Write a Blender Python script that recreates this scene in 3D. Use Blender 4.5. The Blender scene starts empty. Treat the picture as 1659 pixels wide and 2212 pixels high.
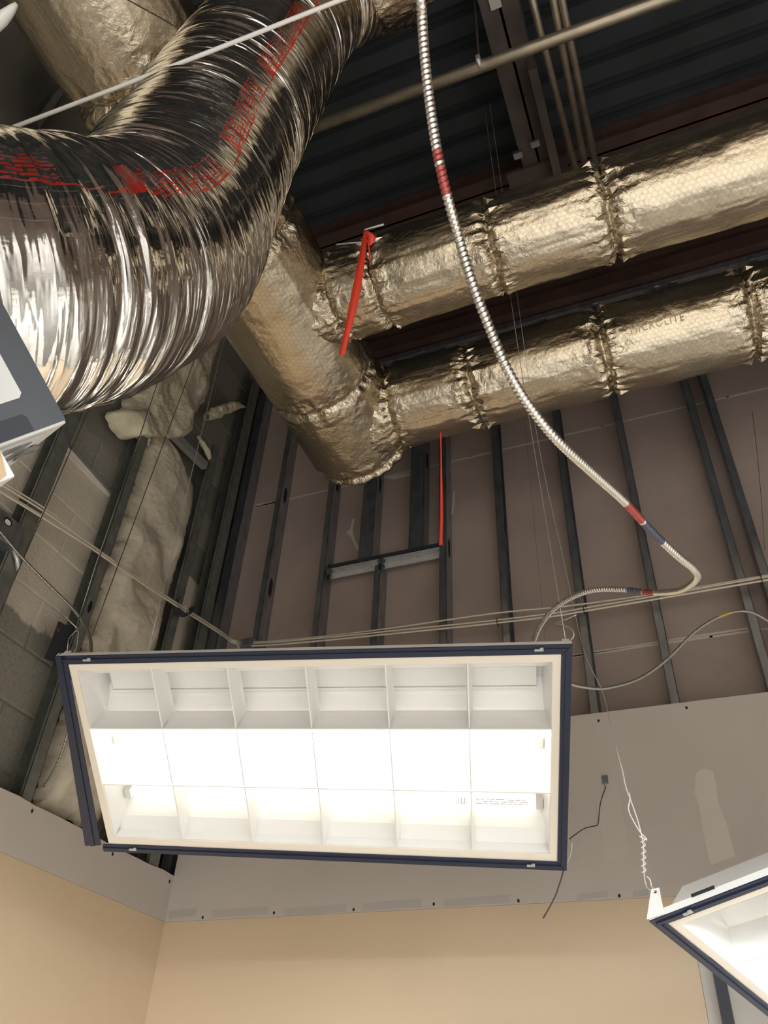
import bpy, math, random
import numpy as np
from mathutils import Vector, Matrix

random.seed(7); rng = np.random.default_rng(7)
sc = bpy.context.scene
COL = sc.collection
EYE = 1.70                                    # camera height above the floor

# ------------------------------------------------------------------ camera
F_PX, CX, CY = 1736.3, 829.5, 1106.0
RC = np.array([[0.92821447, 0.36937987, 0.04445681],
               [-0.20231994, 0.60143022, -0.77288313],
               [-0.31222514, 0.70840681, 0.63298914]])     # rows: right, down, forward
cam = bpy.data.cameras.new('camera'); camo = bpy.data.objects.new('camera', cam); COL.objects.link(camo)
cam.sensor_fit = 'VERTICAL'; cam.sensor_height = 36.0; cam.lens = F_PX * 36.0 / 2212.0
cam.clip_start = 0.05
M = Matrix.Identity(4)
for i in range(3):
    M[i][0] = RC[0, i]; M[i][1] = -RC[1, i]; M[i][2] = -RC[2, i]
M[2][3] = EYE
camo.matrix_world = M
sc.camera = camo

# ------------------------------------------------------------------ world, lamps, exposure
w = bpy.data.worlds.new('world'); sc.world = w; w.use_nodes = True
bgn = w.node_tree.nodes['Background']; bgn.inputs[0].default_value = (0.5, 0.55, 0.65, 1); bgn.inputs[1].default_value = 0.004
sc.view_settings.view_transform = 'Standard'; sc.view_settings.look = 'None'
sc.view_settings.gamma = 1.0; sc.view_settings.use_curve_mapping = False
sc.view_settings.exposure = 0.50

LAMP_COL = (0.93, 1.0, 1.09)
def room_lamp(x, y, power, z=2.46, rot=0.0):    # the other 2x4 ceiling fixtures of the room, behind the camera
    l = bpy.data.lights.new('ceiling_lamp', 'AREA'); l.shape = 'RECTANGLE'; l.size = 1.2; l.size_y = 0.6
    l.energy = power; l.color = LAMP_COL
    o = bpy.data.objects.new('ceiling_lamp', l); COL.objects.link(o); o.location = (x, y, z); o.rotation_euler = (0, 0, rot)
    return o
for lx, ly in ((1.7, -0.4), (-0.9, -1.4), (0.5, -2.2), (2.6, -2.2), (-1.2, -3.2), (1.3, -3.4), (2.9, 1.1), (4.6, -0.6), (4.4, -2.9)):
    room_lamp(lx, ly, 170)
TUBE_BRIGHT, TUBE_DIM = 13.0, 1.8

# ------------------------------------------------------------------ pixel rays (photo frame 1659x2212) to points at true depth
def ray(px, py):
    return RC.T @ np.array([(px - CX) / F_PX, (py - CY) / F_PX, 1.0])
E0 = np.array([0, 0, EYE])
def at(px, py, depth): return E0 + ray(px, py) * depth
def on_x(px, py, X): r = ray(px, py); return E0 + r * (X / r[0])
def on_y(px, py, Y): r = ray(px, py); return E0 + r * (Y / r[1])
def on_z(px, py, Z): r = ray(px, py); return E0 + r * ((Z - EYE) / r[2])
def proj(P):
    c = (np.atleast_2d(P) - E0) @ RC.T
    return c[:, :2] / c[:, 2:3] * F_PX + np.array([CX, CY])

# ------------------------------------------------------------------ noise
def vnoise(u, v, seed=0, pv=None):
    g = np.random.default_rng(seed).random((256, 256))
    iu = np.floor(u).astype(int); iv = np.floor(v).astype(int)
    fu = u - iu; fv = v - iv
    fu = fu * fu * (3 - 2 * fu); fv = fv * fv * (3 - 2 * fv)
    m = pv if pv else 256
    a = g[iu % 256, iv % m]; b = g[(iu + 1) % 256, iv % m]
    c = g[iu % 256, (iv + 1) % m]; d = g[(iu + 1) % 256, (iv + 1) % m]
    return (a * (1 - fu) + b * fu) * (1 - fv) + (c * (1 - fu) + d * fu) * fv
def ridge(n): return 1 - np.abs(2 * n - 1)

# ------------------------------------------------------------------ materials
def new_mat(name):
    m = bpy.data.materials.new(name); m.use_nodes = True
    nt = m.node_tree; b = nt.nodes['Principled BSDF']
    return m, nt, b
def N(nt, t, **kw):
    n = nt.nodes.new(t)
    for k, v in kw.items():
        if k.startswith('i_'):
            key = k[2:]
            n.inputs[int(key) if key.isdigit() else key].default_value = v
        else: setattr(n, k, v)
    return n
def L(nt, a, b): nt.links.new(a, b)
def math_n(nt, op, a, b=None, c=None):
    n = N(nt, 'ShaderNodeMath', operation=op)
    for i, x in enumerate((a, b, c)):
        if x is None: continue
        if hasattr(x, 'links'): L(nt, x, n.inputs[i])
        else: n.inputs[i].default_value = x
    return n.outputs[0]
def mixc(nt, fac, a, b):
    n = N(nt, 'ShaderNodeMix', data_type='RGBA')
    if hasattr(fac, 'links'): L(nt, fac, n.inputs[0])
    else: n.inputs[0].default_value = fac
    for x, i in ((a, 6), (b, 7)):
        if hasattr(x, 'links'): L(nt, x, n.inputs[i])
        else: n.inputs[i].default_value = (*x, 1) if len(x) == 3 else x
    return n.outputs[2]
def ramp(nt, x, a, b):
    n = N(nt, 'ShaderNodeMapRange'); n.clamp = True
    L(nt, x, n.inputs[0]); n.inputs[1].default_value = a; n.inputs[2].default_value = b
    return n.outputs[0]
def mat(name, col, rough=0.5, metal=0.0, var=0.0, vscale=8.0, bump=0.0, bscale=60.0, spec=None, stretch=None):
    m, nt, b = new_mat(name)
    b.inputs['Base Color'].default_value = (*col, 1); b.inputs['Roughness'].default_value = rough
    b.inputs['Metallic'].default_value = metal
    if spec is not None: b.inputs['Specular IOR Level'].default_value = spec
    if var or bump:
        g = N(nt, 'ShaderNodeNewGeometry'); src = g.outputs['Position']
        if stretch:
            mp = N(nt, 'ShaderNodeMapping'); mp.inputs['Scale'].default_value = stretch; L(nt, src, mp.inputs[0]); src = mp.outputs[0]
    if var:
        n = N(nt, 'ShaderNodeTexNoise', i_Scale=vscale, i_Detail=5.0); L(nt, src, n.inputs['Vector'])
        f = ramp(nt, n.outputs[0], 0.3, 0.7)
        lo = tuple(c * (1 - var) for c in col); hi = tuple(min(1, c * (1 + var)) for c in col)
        L(nt, mixc(nt, f, lo, hi), b.inputs['Base Color'])
    if bump:
        n = N(nt, 'ShaderNodeTexNoise', i_Scale=bscale, i_Detail=4.0); L(nt, src, n.inputs['Vector'])
        bp = N(nt, 'ShaderNodeBump', i_Strength=bump, i_Distance=0.01); L(nt, n.outputs[0], bp.inputs['Height']); L(nt, bp.outputs[0], b.inputs['Normal'])
    return m
def emit(name, col, s):
    m, nt, b = new_mat(name); b.inputs['Base Color'].default_value = (*col, 1)
    b.inputs['Emission Color'].default_value = (*col, 1); b.inputs['Emission Strength'].default_value = s
    return m

def foil_mat(name, base, rough, scrim=0.25, crumple=0.5, fine=0.25, pitch=0.016):
    """aluminium foil facing: fine crinkle, fold facets where the mesh says so, and the glass-scrim lattice"""
    m, nt, b = new_mat(name)
    b.inputs['Metallic'].default_value = 1.0
    uv = N(nt, 'ShaderNodeUVMap'); sx = N(nt, 'ShaderNodeSeparateXYZ'); L(nt, uv.outputs[0], sx.inputs[0])
    u, v = sx.outputs[0], sx.outputs[1]
    at_ = N(nt, 'ShaderNodeAttribute', attribute_name='crumple')
    cr = at_.outputs['Fac']
    n1 = N(nt, 'ShaderNodeTexNoise', i_Scale=70.0, i_Detail=6.0, i_Roughness=0.7); L(nt, uv.outputs[0], n1.inputs['Vector'])
    n2 = N(nt, 'ShaderNodeTexNoise', i_Scale=11.0, i_Detail=3.0); L(nt, uv.outputs[0], n2.inputs['Vector'])
    wv = N(nt, 'ShaderNodeTexNoise', i_Scale=16.0, i_Detail=2.0); L(nt, uv.outputs[0], wv.inputs['Vector'])
    wc = N(nt, 'ShaderNodeVectorMath', operation='MULTIPLY_ADD'); L(nt, wv.outputs['Color'], wc.inputs[0]); wc.inputs[1].default_value = (0.04, 0.04, 0); L(nt, uv.outputs[0], wc.inputs[2])
    vo = N(nt, 'ShaderNodeTexVoronoi', feature='F1', i_Scale=26.0); L(nt, wc.outputs[0], vo.inputs['Vector'])
    # scrim lattice
    def lines(expr):
        f = math_n(nt, 'FRACT', expr)
        d = math_n(nt, 'ABSOLUTE', math_n(nt, 'SUBTRACT', f, 0.5))
        return math_n(nt, 'LESS_THAN', d, 0.040)
    la = lines(math_n(nt, 'DIVIDE', math_n(nt, 'MULTIPLY_ADD', u, 1.6, v), pitch * 1.8))
    lb = lines(math_n(nt, 'DIVIDE', math_n(nt, 'MULTIPLY_ADD', u, -1.6, v), pitch * 1.8))
    lc = lines(math_n(nt, 'DIVIDE', v, pitch * 0.9))
    grid = math_n(nt, 'MAXIMUM', math_n(nt, 'MAXIMUM', la, lb), lc)
    n3 = N(nt, 'ShaderNodeTexNoise', i_Scale=34.0, i_Detail=3.0, i_Roughness=0.5, i_Distortion=0.6); L(nt, uv.outputs[0], n3.inputs['Vector'])
    rid = math_n(nt, 'SUBTRACT', 1.0, math_n(nt, 'ABSOLUTE', math_n(nt, 'MULTIPLY_ADD', n3.outputs[0], 2.0, -1.0)))
    rid = math_n(nt, 'MULTIPLY', math_n(nt, 'POWER', rid, 3.0), math_n(nt, 'MULTIPLY_ADD', cr, 0.45, 0.045))
    h = math_n(nt, 'MULTIPLY_ADD', n1.outputs[0], fine * 0.9, rid)
    h = math_n(nt, 'MULTIPLY_ADD', n2.outputs[0], fine * 1.6, h)
    h = math_n(nt, 'MULTIPLY_ADD', math_n(nt, 'MULTIPLY', vo.outputs['Distance'], math_n(nt, 'MULTIPLY_ADD', cr, 1.0, 0.02)), crumple, h)
    h = math_n(nt, 'MULTIPLY_ADD', grid, scrim * 0.13, h)
    bp = N(nt, 'ShaderNodeBump', i_Strength=0.55, i_Distance=0.012); L(nt, h, bp.inputs['Height']); L(nt, bp.outputs[0], b.inputs['Normal'])
    col = mixc(nt, math_n(nt, 'MULTIPLY', grid, scrim), base, tuple(c * 0.55 for c in base))
    L(nt, col, b.inputs['Base Color'])
    rr = ramp(nt, n2.outputs[0], 0.3, 0.7)
    L(nt, math_n(nt, 'MULTIPLY_ADD', rr, 0.12, rough - 0.06), b.inputs['Roughness'])
    return m

def flex_mat(name, base, rough, v0, v1):
    m, nt, b = new_mat(name)
    b.inputs['Metallic'].default_value = 1.0
    uv = N(nt, 'ShaderNodeUVMap'); sx = N(nt, 'ShaderNodeSeparateXYZ'); L(nt, uv.outputs[0], sx.inputs[0])
    u, v = sx.outputs[0], sx.outputs[1]
    def lines(expr, wd):
        f = math_n(nt, 'FRACT', expr); d = math_n(nt, 'ABSOLUTE', math_n(nt, 'SUBTRACT', f, 0.5)); return math_n(nt, 'LESS_THAN', d, wd)
    mp = N(nt, 'ShaderNodeMapping'); mp.inputs['Scale'].default_value = (76, 5.5, 1); L(nt, uv.outputs[0], mp.inputs[0])
    n1 = N(nt, 'ShaderNodeTexNoise', i_Scale=1.0, i_Detail=2.5, i_Roughness=0.5); L(nt, mp.outputs[0], n1.inputs['Vector'])
    n2 = N(nt, 'ShaderNodeTexNoise', i_Scale=45.0, i_Detail=3.0); L(nt, uv.outputs[0], n2.inputs['Vector'])
    g = lines(math_n(nt, 'DIVIDE', v, 0.022), 0.05)
    rg = math_n(nt, 'SUBTRACT', 1.0, math_n(nt, 'ABSOLUTE', math_n(nt, 'MULTIPLY_ADD', n1.outputs[0], 2.0, -1.0)))
    h = math_n(nt, 'MULTIPLY', rg, 0.45)
    h = math_n(nt, 'MULTIPLY_ADD', n2.outputs[0], 0.13, h)
    h = math_n(nt, 'MULTIPLY_ADD', g, 0.06, h)
    bp = N(nt, 'ShaderNodeBump', i_Strength=0.6, i_Distance=0.01); L(nt, h, bp.inputs['Height']); L(nt, bp.outputs[0], b.inputs['Normal'])
    # red printing along one line of the jacket (rule, solid block, rows of small type)
    t = N(nt, 'ShaderNodeMapRange'); t.clamp = False; L(nt, v, t.inputs[0]); t.inputs[1].default_value = v0; t.inputs[2].default_value = v1
    tt = t.outputs[0]
    inside = math_n(nt, 'MULTIPLY', math_n(nt, 'GREATER_THAN', tt, 0.0), math_n(nt, 'LESS_THAN', tt, 1.0))
    rule = math_n(nt, 'MULTIPLY', inside, math_n(nt, 'LESS_THAN', tt, 0.06))
    rows = math_n(nt, 'MULTIPLY', inside, lines(math_n(nt, 'MULTIPLY', tt, 7.0), 0.3))
    wm = N(nt, 'ShaderNodeMapping'); wm.inputs['Scale'].default_value = (190, 60, 1); L(nt, uv.outputs[0], wm.inputs[0])
    wn = N(nt, 'ShaderNodeTexNoise', i_Scale=1.0, i_Detail=1.0); L(nt, wm.outputs[0], wn.inputs['Vector'])
    words = math_n(nt, 'MULTIPLY', rows, math_n(nt, 'GREATER_THAN', wn.outputs[0], 0.47))
    pu = math_n(nt, 'FRACT', math_n(nt, 'DIVIDE', u, 0.46))
    blk = math_n(nt, 'MULTIPLY', inside, math_n(nt, 'LESS_THAN', math_n(nt, 'ABSOLUTE', math_n(nt, 'SUBTRACT', pu, math_n(nt, 'MULTIPLY', tt, -0.04))), 0.07))
    txt = math_n(nt, 'MULTIPLY', words, math_n(nt, 'LESS_THAN', pu, 0.8))
    brk = N(nt, 'ShaderNodeTexNoise', i_Scale=22.0, i_Detail=2.0); L(nt, uv.outputs[0], brk.inputs['Vector'])
    ink = math_n(nt, 'MINIMUM', math_n(nt, 'ADD', math_n(nt, 'MAXIMUM', txt, blk), rule), 1.0)
    ink = math_n(nt, 'MULTIPLY', ink, ramp(nt, brk.outputs[0], 0.30, 0.50))
    L(nt, mixc(nt, ink, base, (0.80, 0.065, 0.04)), b.inputs['Base Color'])
    L(nt, math_n(nt, 'MULTIPLY_ADD', ink, -0.22, 1.0), b.inputs['Metallic'])
    L(nt, math_n(nt, 'MULTIPLY_ADD', ink, 0.25, rough), b.inputs['Roughness'])
    return m

def block_mat():
    m, nt, b = new_mat('concrete_block')
    g = N(nt, 'ShaderNodeNewGeometry'); sx = N(nt, 'ShaderNodeSeparateXYZ'); L(nt, g.outputs['Position'], sx.inputs[0])
    oi = N(nt, 'ShaderNodeObjectInfo')
    n = N(nt, 'ShaderNodeTexNoise', i_Scale=9.0, i_Detail=6.0); L(nt, g.outputs['Position'], n.inputs['Vector'])
    nf = N(nt, 'ShaderNodeTexNoise', i_Scale=70.0, i_Detail=5.0); L(nt, g.outputs['Position'], nf.inputs['Vector'])
    wob = math_n(nt, 'MULTIPLY_ADD', n.outputs[0], 0.12, sx.outputs[2])
    lo = ramp(nt, wob, EYE + 1.585, EYE + 1.60); hi = ramp(nt, sx.outputs[2], EYE + 2.31, EYE + 2.30)
    paint = math_n(nt, 'MULTIPLY', lo, hi)
    raw = mixc(nt, oi.outputs['Random'], (0.20, 0.185, 0.15), (0.29, 0.265, 0.215))
    raw = mixc(nt, math_n(nt, 'MULTIPLY', ramp(nt, nf.outputs[0], 0.45, 0.75), 0.35), raw, (0.10, 0.095, 0.08))
    pc = mixc(nt, ramp(nt, n.outputs[0], 0.3, 0.7), (0.57, 0.51, 0.41), (0.64, 0.575, 0.46))
    L(nt, mixc(nt, paint, raw, pc), b.inputs['Base Color']); b.inputs['Roughness'].default_value = 0.9
    bp = N(nt, 'ShaderNodeBump', i_Strength=0.5, i_Distance=0.006); L(nt, nf.outputs[0], bp.inputs['Height']); L(nt, bp.outputs[0], b.inputs['Normal'])
    return m

MT = {}
MT['foil'] = foil_mat('foil_jacket', (0.545, 0.465, 0.342), 0.17, scrim=0.30)
MT['pleat'] = mat('foil_pleat', (0.52, 0.44, 0.32), 0.33, 1.0)
MT['drywall'] = mat('grey_drywall', (0.52, 0.47, 0.415), 0.85, var=0.05, vscale=2.5, bump=0.05, bscale=200)
MT['tan'] = mat('tan_paint', (0.61, 0.468, 0.312), 0.6, var=0.03, vscale=2.0, bump=0.06, bscale=160)
MT['mud'] = mat('joint_compound', (0.60, 0.55, 0.475), 0.8, var=0.04)
MT['tape'] = mat('bare_joint_tape', (0.455, 0.415, 0.385), 0.85)
MT['board'] = mat('brown_gypsum_board', (0.335, 0.26, 0.222), 0.9, var=0.10, vscale=3.0, bump=0.08, bscale=150)
MT['seam'] = mat('pale_board_joint', (0.50, 0.45, 0.38), 0.9)
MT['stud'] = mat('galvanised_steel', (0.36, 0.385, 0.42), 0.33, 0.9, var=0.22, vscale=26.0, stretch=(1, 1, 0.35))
MT['block'] = block_mat()
MT['mortar'] = mat('mortar', (0.10, 0.093, 0.075), 0.95, var=0.2, vscale=20)
MT['deck'] = mat('dark_steel_deck', (0.026, 0.032, 0.034), 0.65, 0.2, var=0.25, vscale=3)
MT['redsteel'] = mat('red_oxide_steel', (0.055, 0.027, 0.020), 0.7, var=0.3, vscale=6)
MT['brownsteel'] = mat('brown_primer_steel', (0.075, 0.055, 0.045), 0.7, var=0.3, vscale=6)
MT['pipe'] = mat('dull_steel_pipe', (0.46, 0.40, 0.30), 0.42, 0.85, var=0.15, vscale=14)
MT['armor'] = mat('cable_armor', (0.66, 0.62, 0.56), 0.30, 1.0)
MT['armordark'] = mat('cable_armor_dull', (0.42, 0.40, 0.37), 0.34, 1.0)
MT['armorred'] = mat('cable_armor_red', (0.42, 0.10, 0.085), 0.4, 0.75)
MT['armorblue'] = mat('cable_armor_slate', (0.10, 0.11, 0.15), 0.4, 0.6)
MT['armoryel'] = mat('cable_armor_yellow', (0.55, 0.42, 0.12), 0.4, 0.5)
MT['datacable'] = mat('cream_cable', (0.62, 0.55, 0.44), 0.45)
MT['wirelight'] = mat('light_wire', (0.62, 0.60, 0.56), 0.4, 0.7)
MT['wiredark'] = mat('dark_wire', (0.06, 0.055, 0.05), 0.5, 0.5)
MT['whitewire'] = mat('white_wire', (0.80, 0.76, 0.70), 0.5)
MT['enamel'] = mat('white_enamel', (0.83, 0.81, 0.76), 0.33)
MT['cream'] = mat('cream_frame', (0.80, 0.72, 0.60), 0.45)
MT['blade'] = mat('louver_enamel', (0.80, 0.79, 0.76), 0.28)
MT['tee'] = mat('black_tee', (0.017, 0.022, 0.044), 0.4)
MT['red'] = mat('red_ribbon', (0.78, 0.055, 0.025), 0.5)
MT['fluff'] = mat('fibreglass', (0.56, 0.495, 0.38), 0.95, var=0.16, vscale=7, bump=0.3, bscale=150)
MT['fluffy'] = mat('fibreglass_pale', (0.58, 0.52, 0.37), 0.95, var=0.22, vscale=9, bump=0.3, bscale=140)
MT['blackcard'] = mat('black_card', (0.035, 0.035, 0.035), 0.55)
MT['blackslot'] = mat('black_slot', (0.008, 0.008, 0.010), 0.6)
MT['whitecard'] = mat('white_card', (0.46, 0.435, 0.385), 0.6)
MT['tancard'] = mat('tan_card', (0.30, 0.19, 0.085), 0.6, var=0.08, vscale=30)
MT['ink'] = mat('grey_ink', (0.16, 0.15, 0.15), 0.7)
MT['inkpale'] = mat('brown_grey_ink', (0.33, 0.28, 0.25), 0.7)
MT['blackplastic'] = mat('black_plastic', (0.03, 0.032, 0.038), 0.45)
MT['whiteplastic'] = mat('white_plastic', (0.72, 0.70, 0.66), 0.4)
MT['greypanel'] = mat('light_grey_panel', (0.50, 0.46, 0.40), 0.6)
MT['floor'] = mat('pale_floor', (0.15, 0.135, 0.115), 0.5, var=0.06, vscale=3)
MT['darkpanel'] = mat('dark_panel', (0.045, 0.04, 0.037), 0.6)
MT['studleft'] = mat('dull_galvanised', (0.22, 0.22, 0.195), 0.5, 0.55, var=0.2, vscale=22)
MT['galv'] = mat('pale_galvanised', (0.46, 0.46, 0.435), 0.45, 0.3, var=0.15, vscale=30)
MT['rightwall'] = mat('right_paint', (0.20, 0.175, 0.15), 0.7)
MT['rearwall'] = mat('rear_paint', (0.42, 0.37, 0.31), 0.7)
MT['rearpaint'] = mat('off_white_paint', (0.72, 0.67, 0.60), 0.7)
MT['sheet'] = mat('brown_blanket', (0.085, 0.075, 0.06), 0.8, var=0.2, vscale=4)
MT['tube_on'] = emit('lit_tube', (1.0, 0.97, 0.90), TUBE_BRIGHT)
MT['tube_dim'] = emit('lit_tube_dim', (1.0, 0.97, 0.88), TUBE_DIM)
MT['tube_off'] = mat('unlit_tube', (0.75, 0.74, 0.70), 0.25)
MT['printtan'] = mat('faint_print', (0.40, 0.325, 0.215), 0.5, 0.6)

# ------------------------------------------------------------------ mesh helpers
def link(name, me, m, parent=None, loc=None):
    o = bpy.data.objects.new(name, me); COL.objects.link(o)
    if m is not None and len(me.materials) == 0: me.materials.append(m)
    if parent is not None: o.parent = parent
    if loc is not None: o.location = loc
    return o
def tag(o, label=None, cat=None, group=None, kind=None):
    if label: o['label'] = label
    if cat: o['category'] = cat
    if group: o['group'] = group
    if kind: o['kind'] = kind
    return o
def empty(name, loc):
    o = bpy.data.objects.new(name, None); COL.objects.link(o); o.location = loc; o.empty_display_size = 0.05
    return o
def adopt(o, parent):                                  # parent keeping world placement (parents only translate)
    o.parent = parent; o.location = Vector(o.location) - Vector(parent.location); return o

class MB:
    def __init__(s): s.v = []; s.f = []
    def add(s, verts, faces):
        k = len(s.v); s.v += [tuple(map(float, p)) for p in verts]; s.f += [tuple(i + k for i in f) for f in faces]
    def hexa(s, c8):                                   # 4 bottom corners then 4 top corners
        s.add(c8, [(3, 2, 1, 0), (4, 5, 6, 7), (0, 1, 5, 4), (1, 2, 6, 5), (2, 3, 7, 6), (3, 0, 4, 7)])
    def box(s, lo, hi):
        (a, b, c), (d, e, f) = lo, hi
        s.hexa([(a, b, c), (d, b, c), (d, e, c), (a, e, c), (a, b, f), (d, b, f), (d, e, f), (a, e, f)])
    def obox(s, o, a, b, c):                           # oriented box: corner and three edge vectors
        o, a, b, c = map(np.asarray, (o, a, b, c))
        s.hexa([o, o + a, o + a + b, o + b, o + c, o + a + c, o + a + b + c, o + b + c])
    def prism(s, poly, d):                             # planar polygon pushed along d
        n = len(poly); poly = [np.asarray(p, float) for p in poly]; d = np.asarray(d, float)
        s.add(poly + [p + d for p in poly], [tuple(range(n))[::-1], tuple(range(n, 2 * n))] + [(i, (i + 1) % n, (i + 1) % n + n, i + n) for i in range(n)])
    def tube(s, path, r, n=8, caps=True):
        path = np.asarray(path, float); T, A, B = frames(path); k = len(s.v)
        r = np.broadcast_to(np.asarray(r, float), (len(path),))
        th = np.arange(n) * 2 * np.pi / n
        P = path[:, None] + r[:, None, None] * (np.cos(th)[None, :, None] * A[:, None] + np.sin(th)[None, :, None] * B[:, None])
        s.v += [tuple(p) for p in P.reshape(-1, 3)]
        for i in range(len(path) - 1):
            for j in range(n):
                a = k + i * n + j; b = k + i * n + (j + 1) % n
                s.f.append((a, b, b + n, a + n))
        if caps:
            s.f.append(tuple(k + j for j in range(n))[::-1]); s.f.append(tuple(k + (len(path) - 1) * n + j for j in range(n)))
    def build(s, name, m, parent=None, origin=None, smooth=False, bevel=0):
        v = np.array(s.v)
        o0 = np.zeros(3)
        if parent is not None and origin is None:
            o0 = np.array(parent.location) if parent.parent is None else np.array(parent.location) + np.array(parent.parent.location)
            loc = None
        elif origin is not None: o0 = np.asarray(origin, float); loc = o0
        else: loc = None
        me = bpy.data.meshes.new(name); me.from_pydata((v - o0).tolist(), [], s.f); me.update()
        import bmesh
        bm = bmesh.new(); bm.from_mesh(me); bmesh.ops.recalc_face_normals(bm, faces=bm.faces)
        bm.to_mesh(me); bm.free()
        if smooth: me.polygons.foreach_set('use_smooth', [True] * len(me.polygons))
        o = link(name, me, m, parent if origin is None or parent is not None else None)
        if origin is not None and parent is None: o.location = loc
        if bevel:
            b = o.modifiers.new('bevel', 'BEVEL'); b.width = bevel; b.segments = 2; b.limit_method = 'ANGLE'
        return o

def frames(path, up=None):
    path = np.asarray(path, float)
    T = np.gradient(path, axis=0); T /= np.linalg.norm(T, axis=1)[:, None]
    a = np.array([0, 0, 1.0]) if up is None else np.asarray(up, float)
    if abs(a @ T[0]) > 0.9: a = np.array([1.0, 0, 0])
    A = np.zeros_like(T); a = a - T[0] * (a @ T[0]); A[0] = a / np.linalg.norm(a)
    for i in range(1, len(T)):
        a = A[i - 1] - T[i] * (A[i - 1] @ T[i]); A[i] = a / np.linalg.norm(a)
    return T, A, np.cross(T, A)
def spline(pts, step):
    P = np.asarray(pts, float); P = np.vstack([2 * P[0] - P[1], P, 2 * P[-1] - P[-2]])
    out = []
    for i in range(1, len(P) - 2):
        t = np.linspace(0, 1, 40, endpoint=False)[:, None]
        p0, p1, p2, p3 = P[i - 1:i + 3]
        out.append(0.5 * ((2 * p1) + (p2 - p0) * t + (2 * p0 - 5 * p1 + 4 * p2 - p3) * t ** 2 + (3 * p1 - p0 - 3 * p2 + p3) * t ** 3))
    C = np.vstack(out + [P[-2:-1]])
    s = np.r_[0, np.cumsum(np.linalg.norm(np.diff(C, axis=0), axis=1))]
    n = max(2, int(round(s[-1] / step)) + 1); q = np.linspace(0, s[-1], n)
    return np.stack([np.interp(q, s, C[:, k]) for k in range(3)], 1), q

def grid_mesh(name, V, m, parent=None, wrap=True, uv=None, attr=None, cap_end=False, smooth=True):
    """V: (rows, cols, 3) world points -> one mesh"""
    n, k = V.shape[:2]
    o0 = np.zeros(3)
    if parent is not None: o0 = np.array(parent.location)
    verts = (V.reshape(-1, 3) - o0).astype(np.float32)
    kk = k if wrap else k - 1
    i = np.repeat(np.arange(n - 1), kk); j = np.tile(np.arange(kk), n - 1); j2 = (j + 1) % k
    F = np.stack([i * k + j, i * k + j2, (i + 1) * k + j2, (i + 1) * k + j], 1).astype(np.int32)
    nf = len(F)
    me = bpy.data.meshes.new(name)
    me.vertices.add(len(verts)); me.vertices.foreach_set('co', verts.ravel())
    me.loops.add(nf * 4); me.loops.foreach_set('vertex_index', F.ravel())
    me.polygons.add(nf); me.polygons.foreach_set('loop_start', np.arange(nf, dtype=np.int32) * 4)
    me.polygons.foreach_set('use_smooth', np.full(nf, smooth))
    me.update()
    if uv is not None:
        U, W_ = uv                                        # U (rows,), W_ (cols,) + closing value
        lay = me.uv_layers.new(name='UVMap')
        jj = np.stack([j, j + 1, j + 1, j], 1); ii = np.stack([i, i, i + 1, i + 1], 1)
        co = np.stack([U[ii], W_[jj]], 2).astype(np.float32)
        lay.data.foreach_set('uv', co.ravel())
    if attr is not None:
        a = me.attributes.new('crumple', 'FLOAT', 'POINT'); a.data.foreach_set('value', attr.astype(np.float32).ravel())
    me.validate()
    return link(name, me, m, parent)

# ================================================================== THE SETTING
D = 2.95                        # back wall drywall face
XL = -0.731 * D                 # left wall drywall face
DECK = EYE + 4.45
XR, YF = 5.8, -4.6
ZB = EYE + 0.2475 * D           # where the paint stops (old ceiling line)
ZT = EYE + 0.472 * D            # top of the back drywall
ZTL = EYE + 0.307 * D           # top of the left drywall
YS, YB = D + 0.016, D + 0.106   # stud face, brown board face
XS, XC = XL - 0.016, XL - 0.115 # left stud face, block face

mb = MB(); mb.box((XL - 0.6, YF - 0.2, -0.12), (XR + 0.2, D + 0.5, 0)); tag(mb.build('floor', MT['floor']), kind='structure')
# ceiling: ribbed steel deck, ribs run along x
mb = MB(); prof = []; y = YF
while y < D + 0.5:
    prof += [(y, DECK), (y + 0.085, DECK), (y + 0.097, DECK + 0.05), (y + 0.14, DECK + 0.05)]; y += 0.1524
for (y0, z0), (y1, z1) in zip(prof[:-1], prof[1:]):
    mb.add([(XL - 0.6, y0, z0), (XR + 0.2, y0, z0), (XR + 0.2, y1, z1), (XL - 0.6, y1, z1)], [(0, 1, 2, 3)])
mb.box((XL - 0.6, YF, DECK + 0.06), (XR + 0.2, D + 0.5, DECK + 0.10))
ceil = tag(mb.build('ceiling', MT['deck']), kind='structure')

# joists under the deck, parts of the ceiling
def ibeam(axis, c, z0, z1, half, length, m, name='steel_joist'):
    mb = MB(); a, b = length
    def bx(lo, hi, zl, zh):
        if axis == 'x': mb.box((a, c + lo, zl), (b, c + hi, zh))
        else: mb.box((c + lo, a, zl), (c + hi, b, zh))
    bx(-half, half, z0, z0 + 0.015); bx(-half, half, z1 - 0.015, z1); bx(-0.006, 0.006, z0, z1)
    return mb.build(name, m, ceil)
ibeam('x', 2.36, DECK - 0.13, DECK, 0.075, (XL - 0.3, XR), MT['redsteel'])
ibeam('x', 1.12, DECK - 0.10, DECK, 0.05, (XL - 0.3, XR), MT['deck'])
ibeam('x', -0.4, DECK - 0.13, DECK, 0.075, (XL - 0.3, XR), MT['redsteel'])
ibeam('x', -2.2, DECK - 0.13, DECK, 0.075, (XL - 0.3, XR), MT['redsteel'])
ibeam('y', -0.185, DECK - 0.40, DECK - 0.13, 0.085, (YF, 2.34), MT['brownsteel'])
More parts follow.
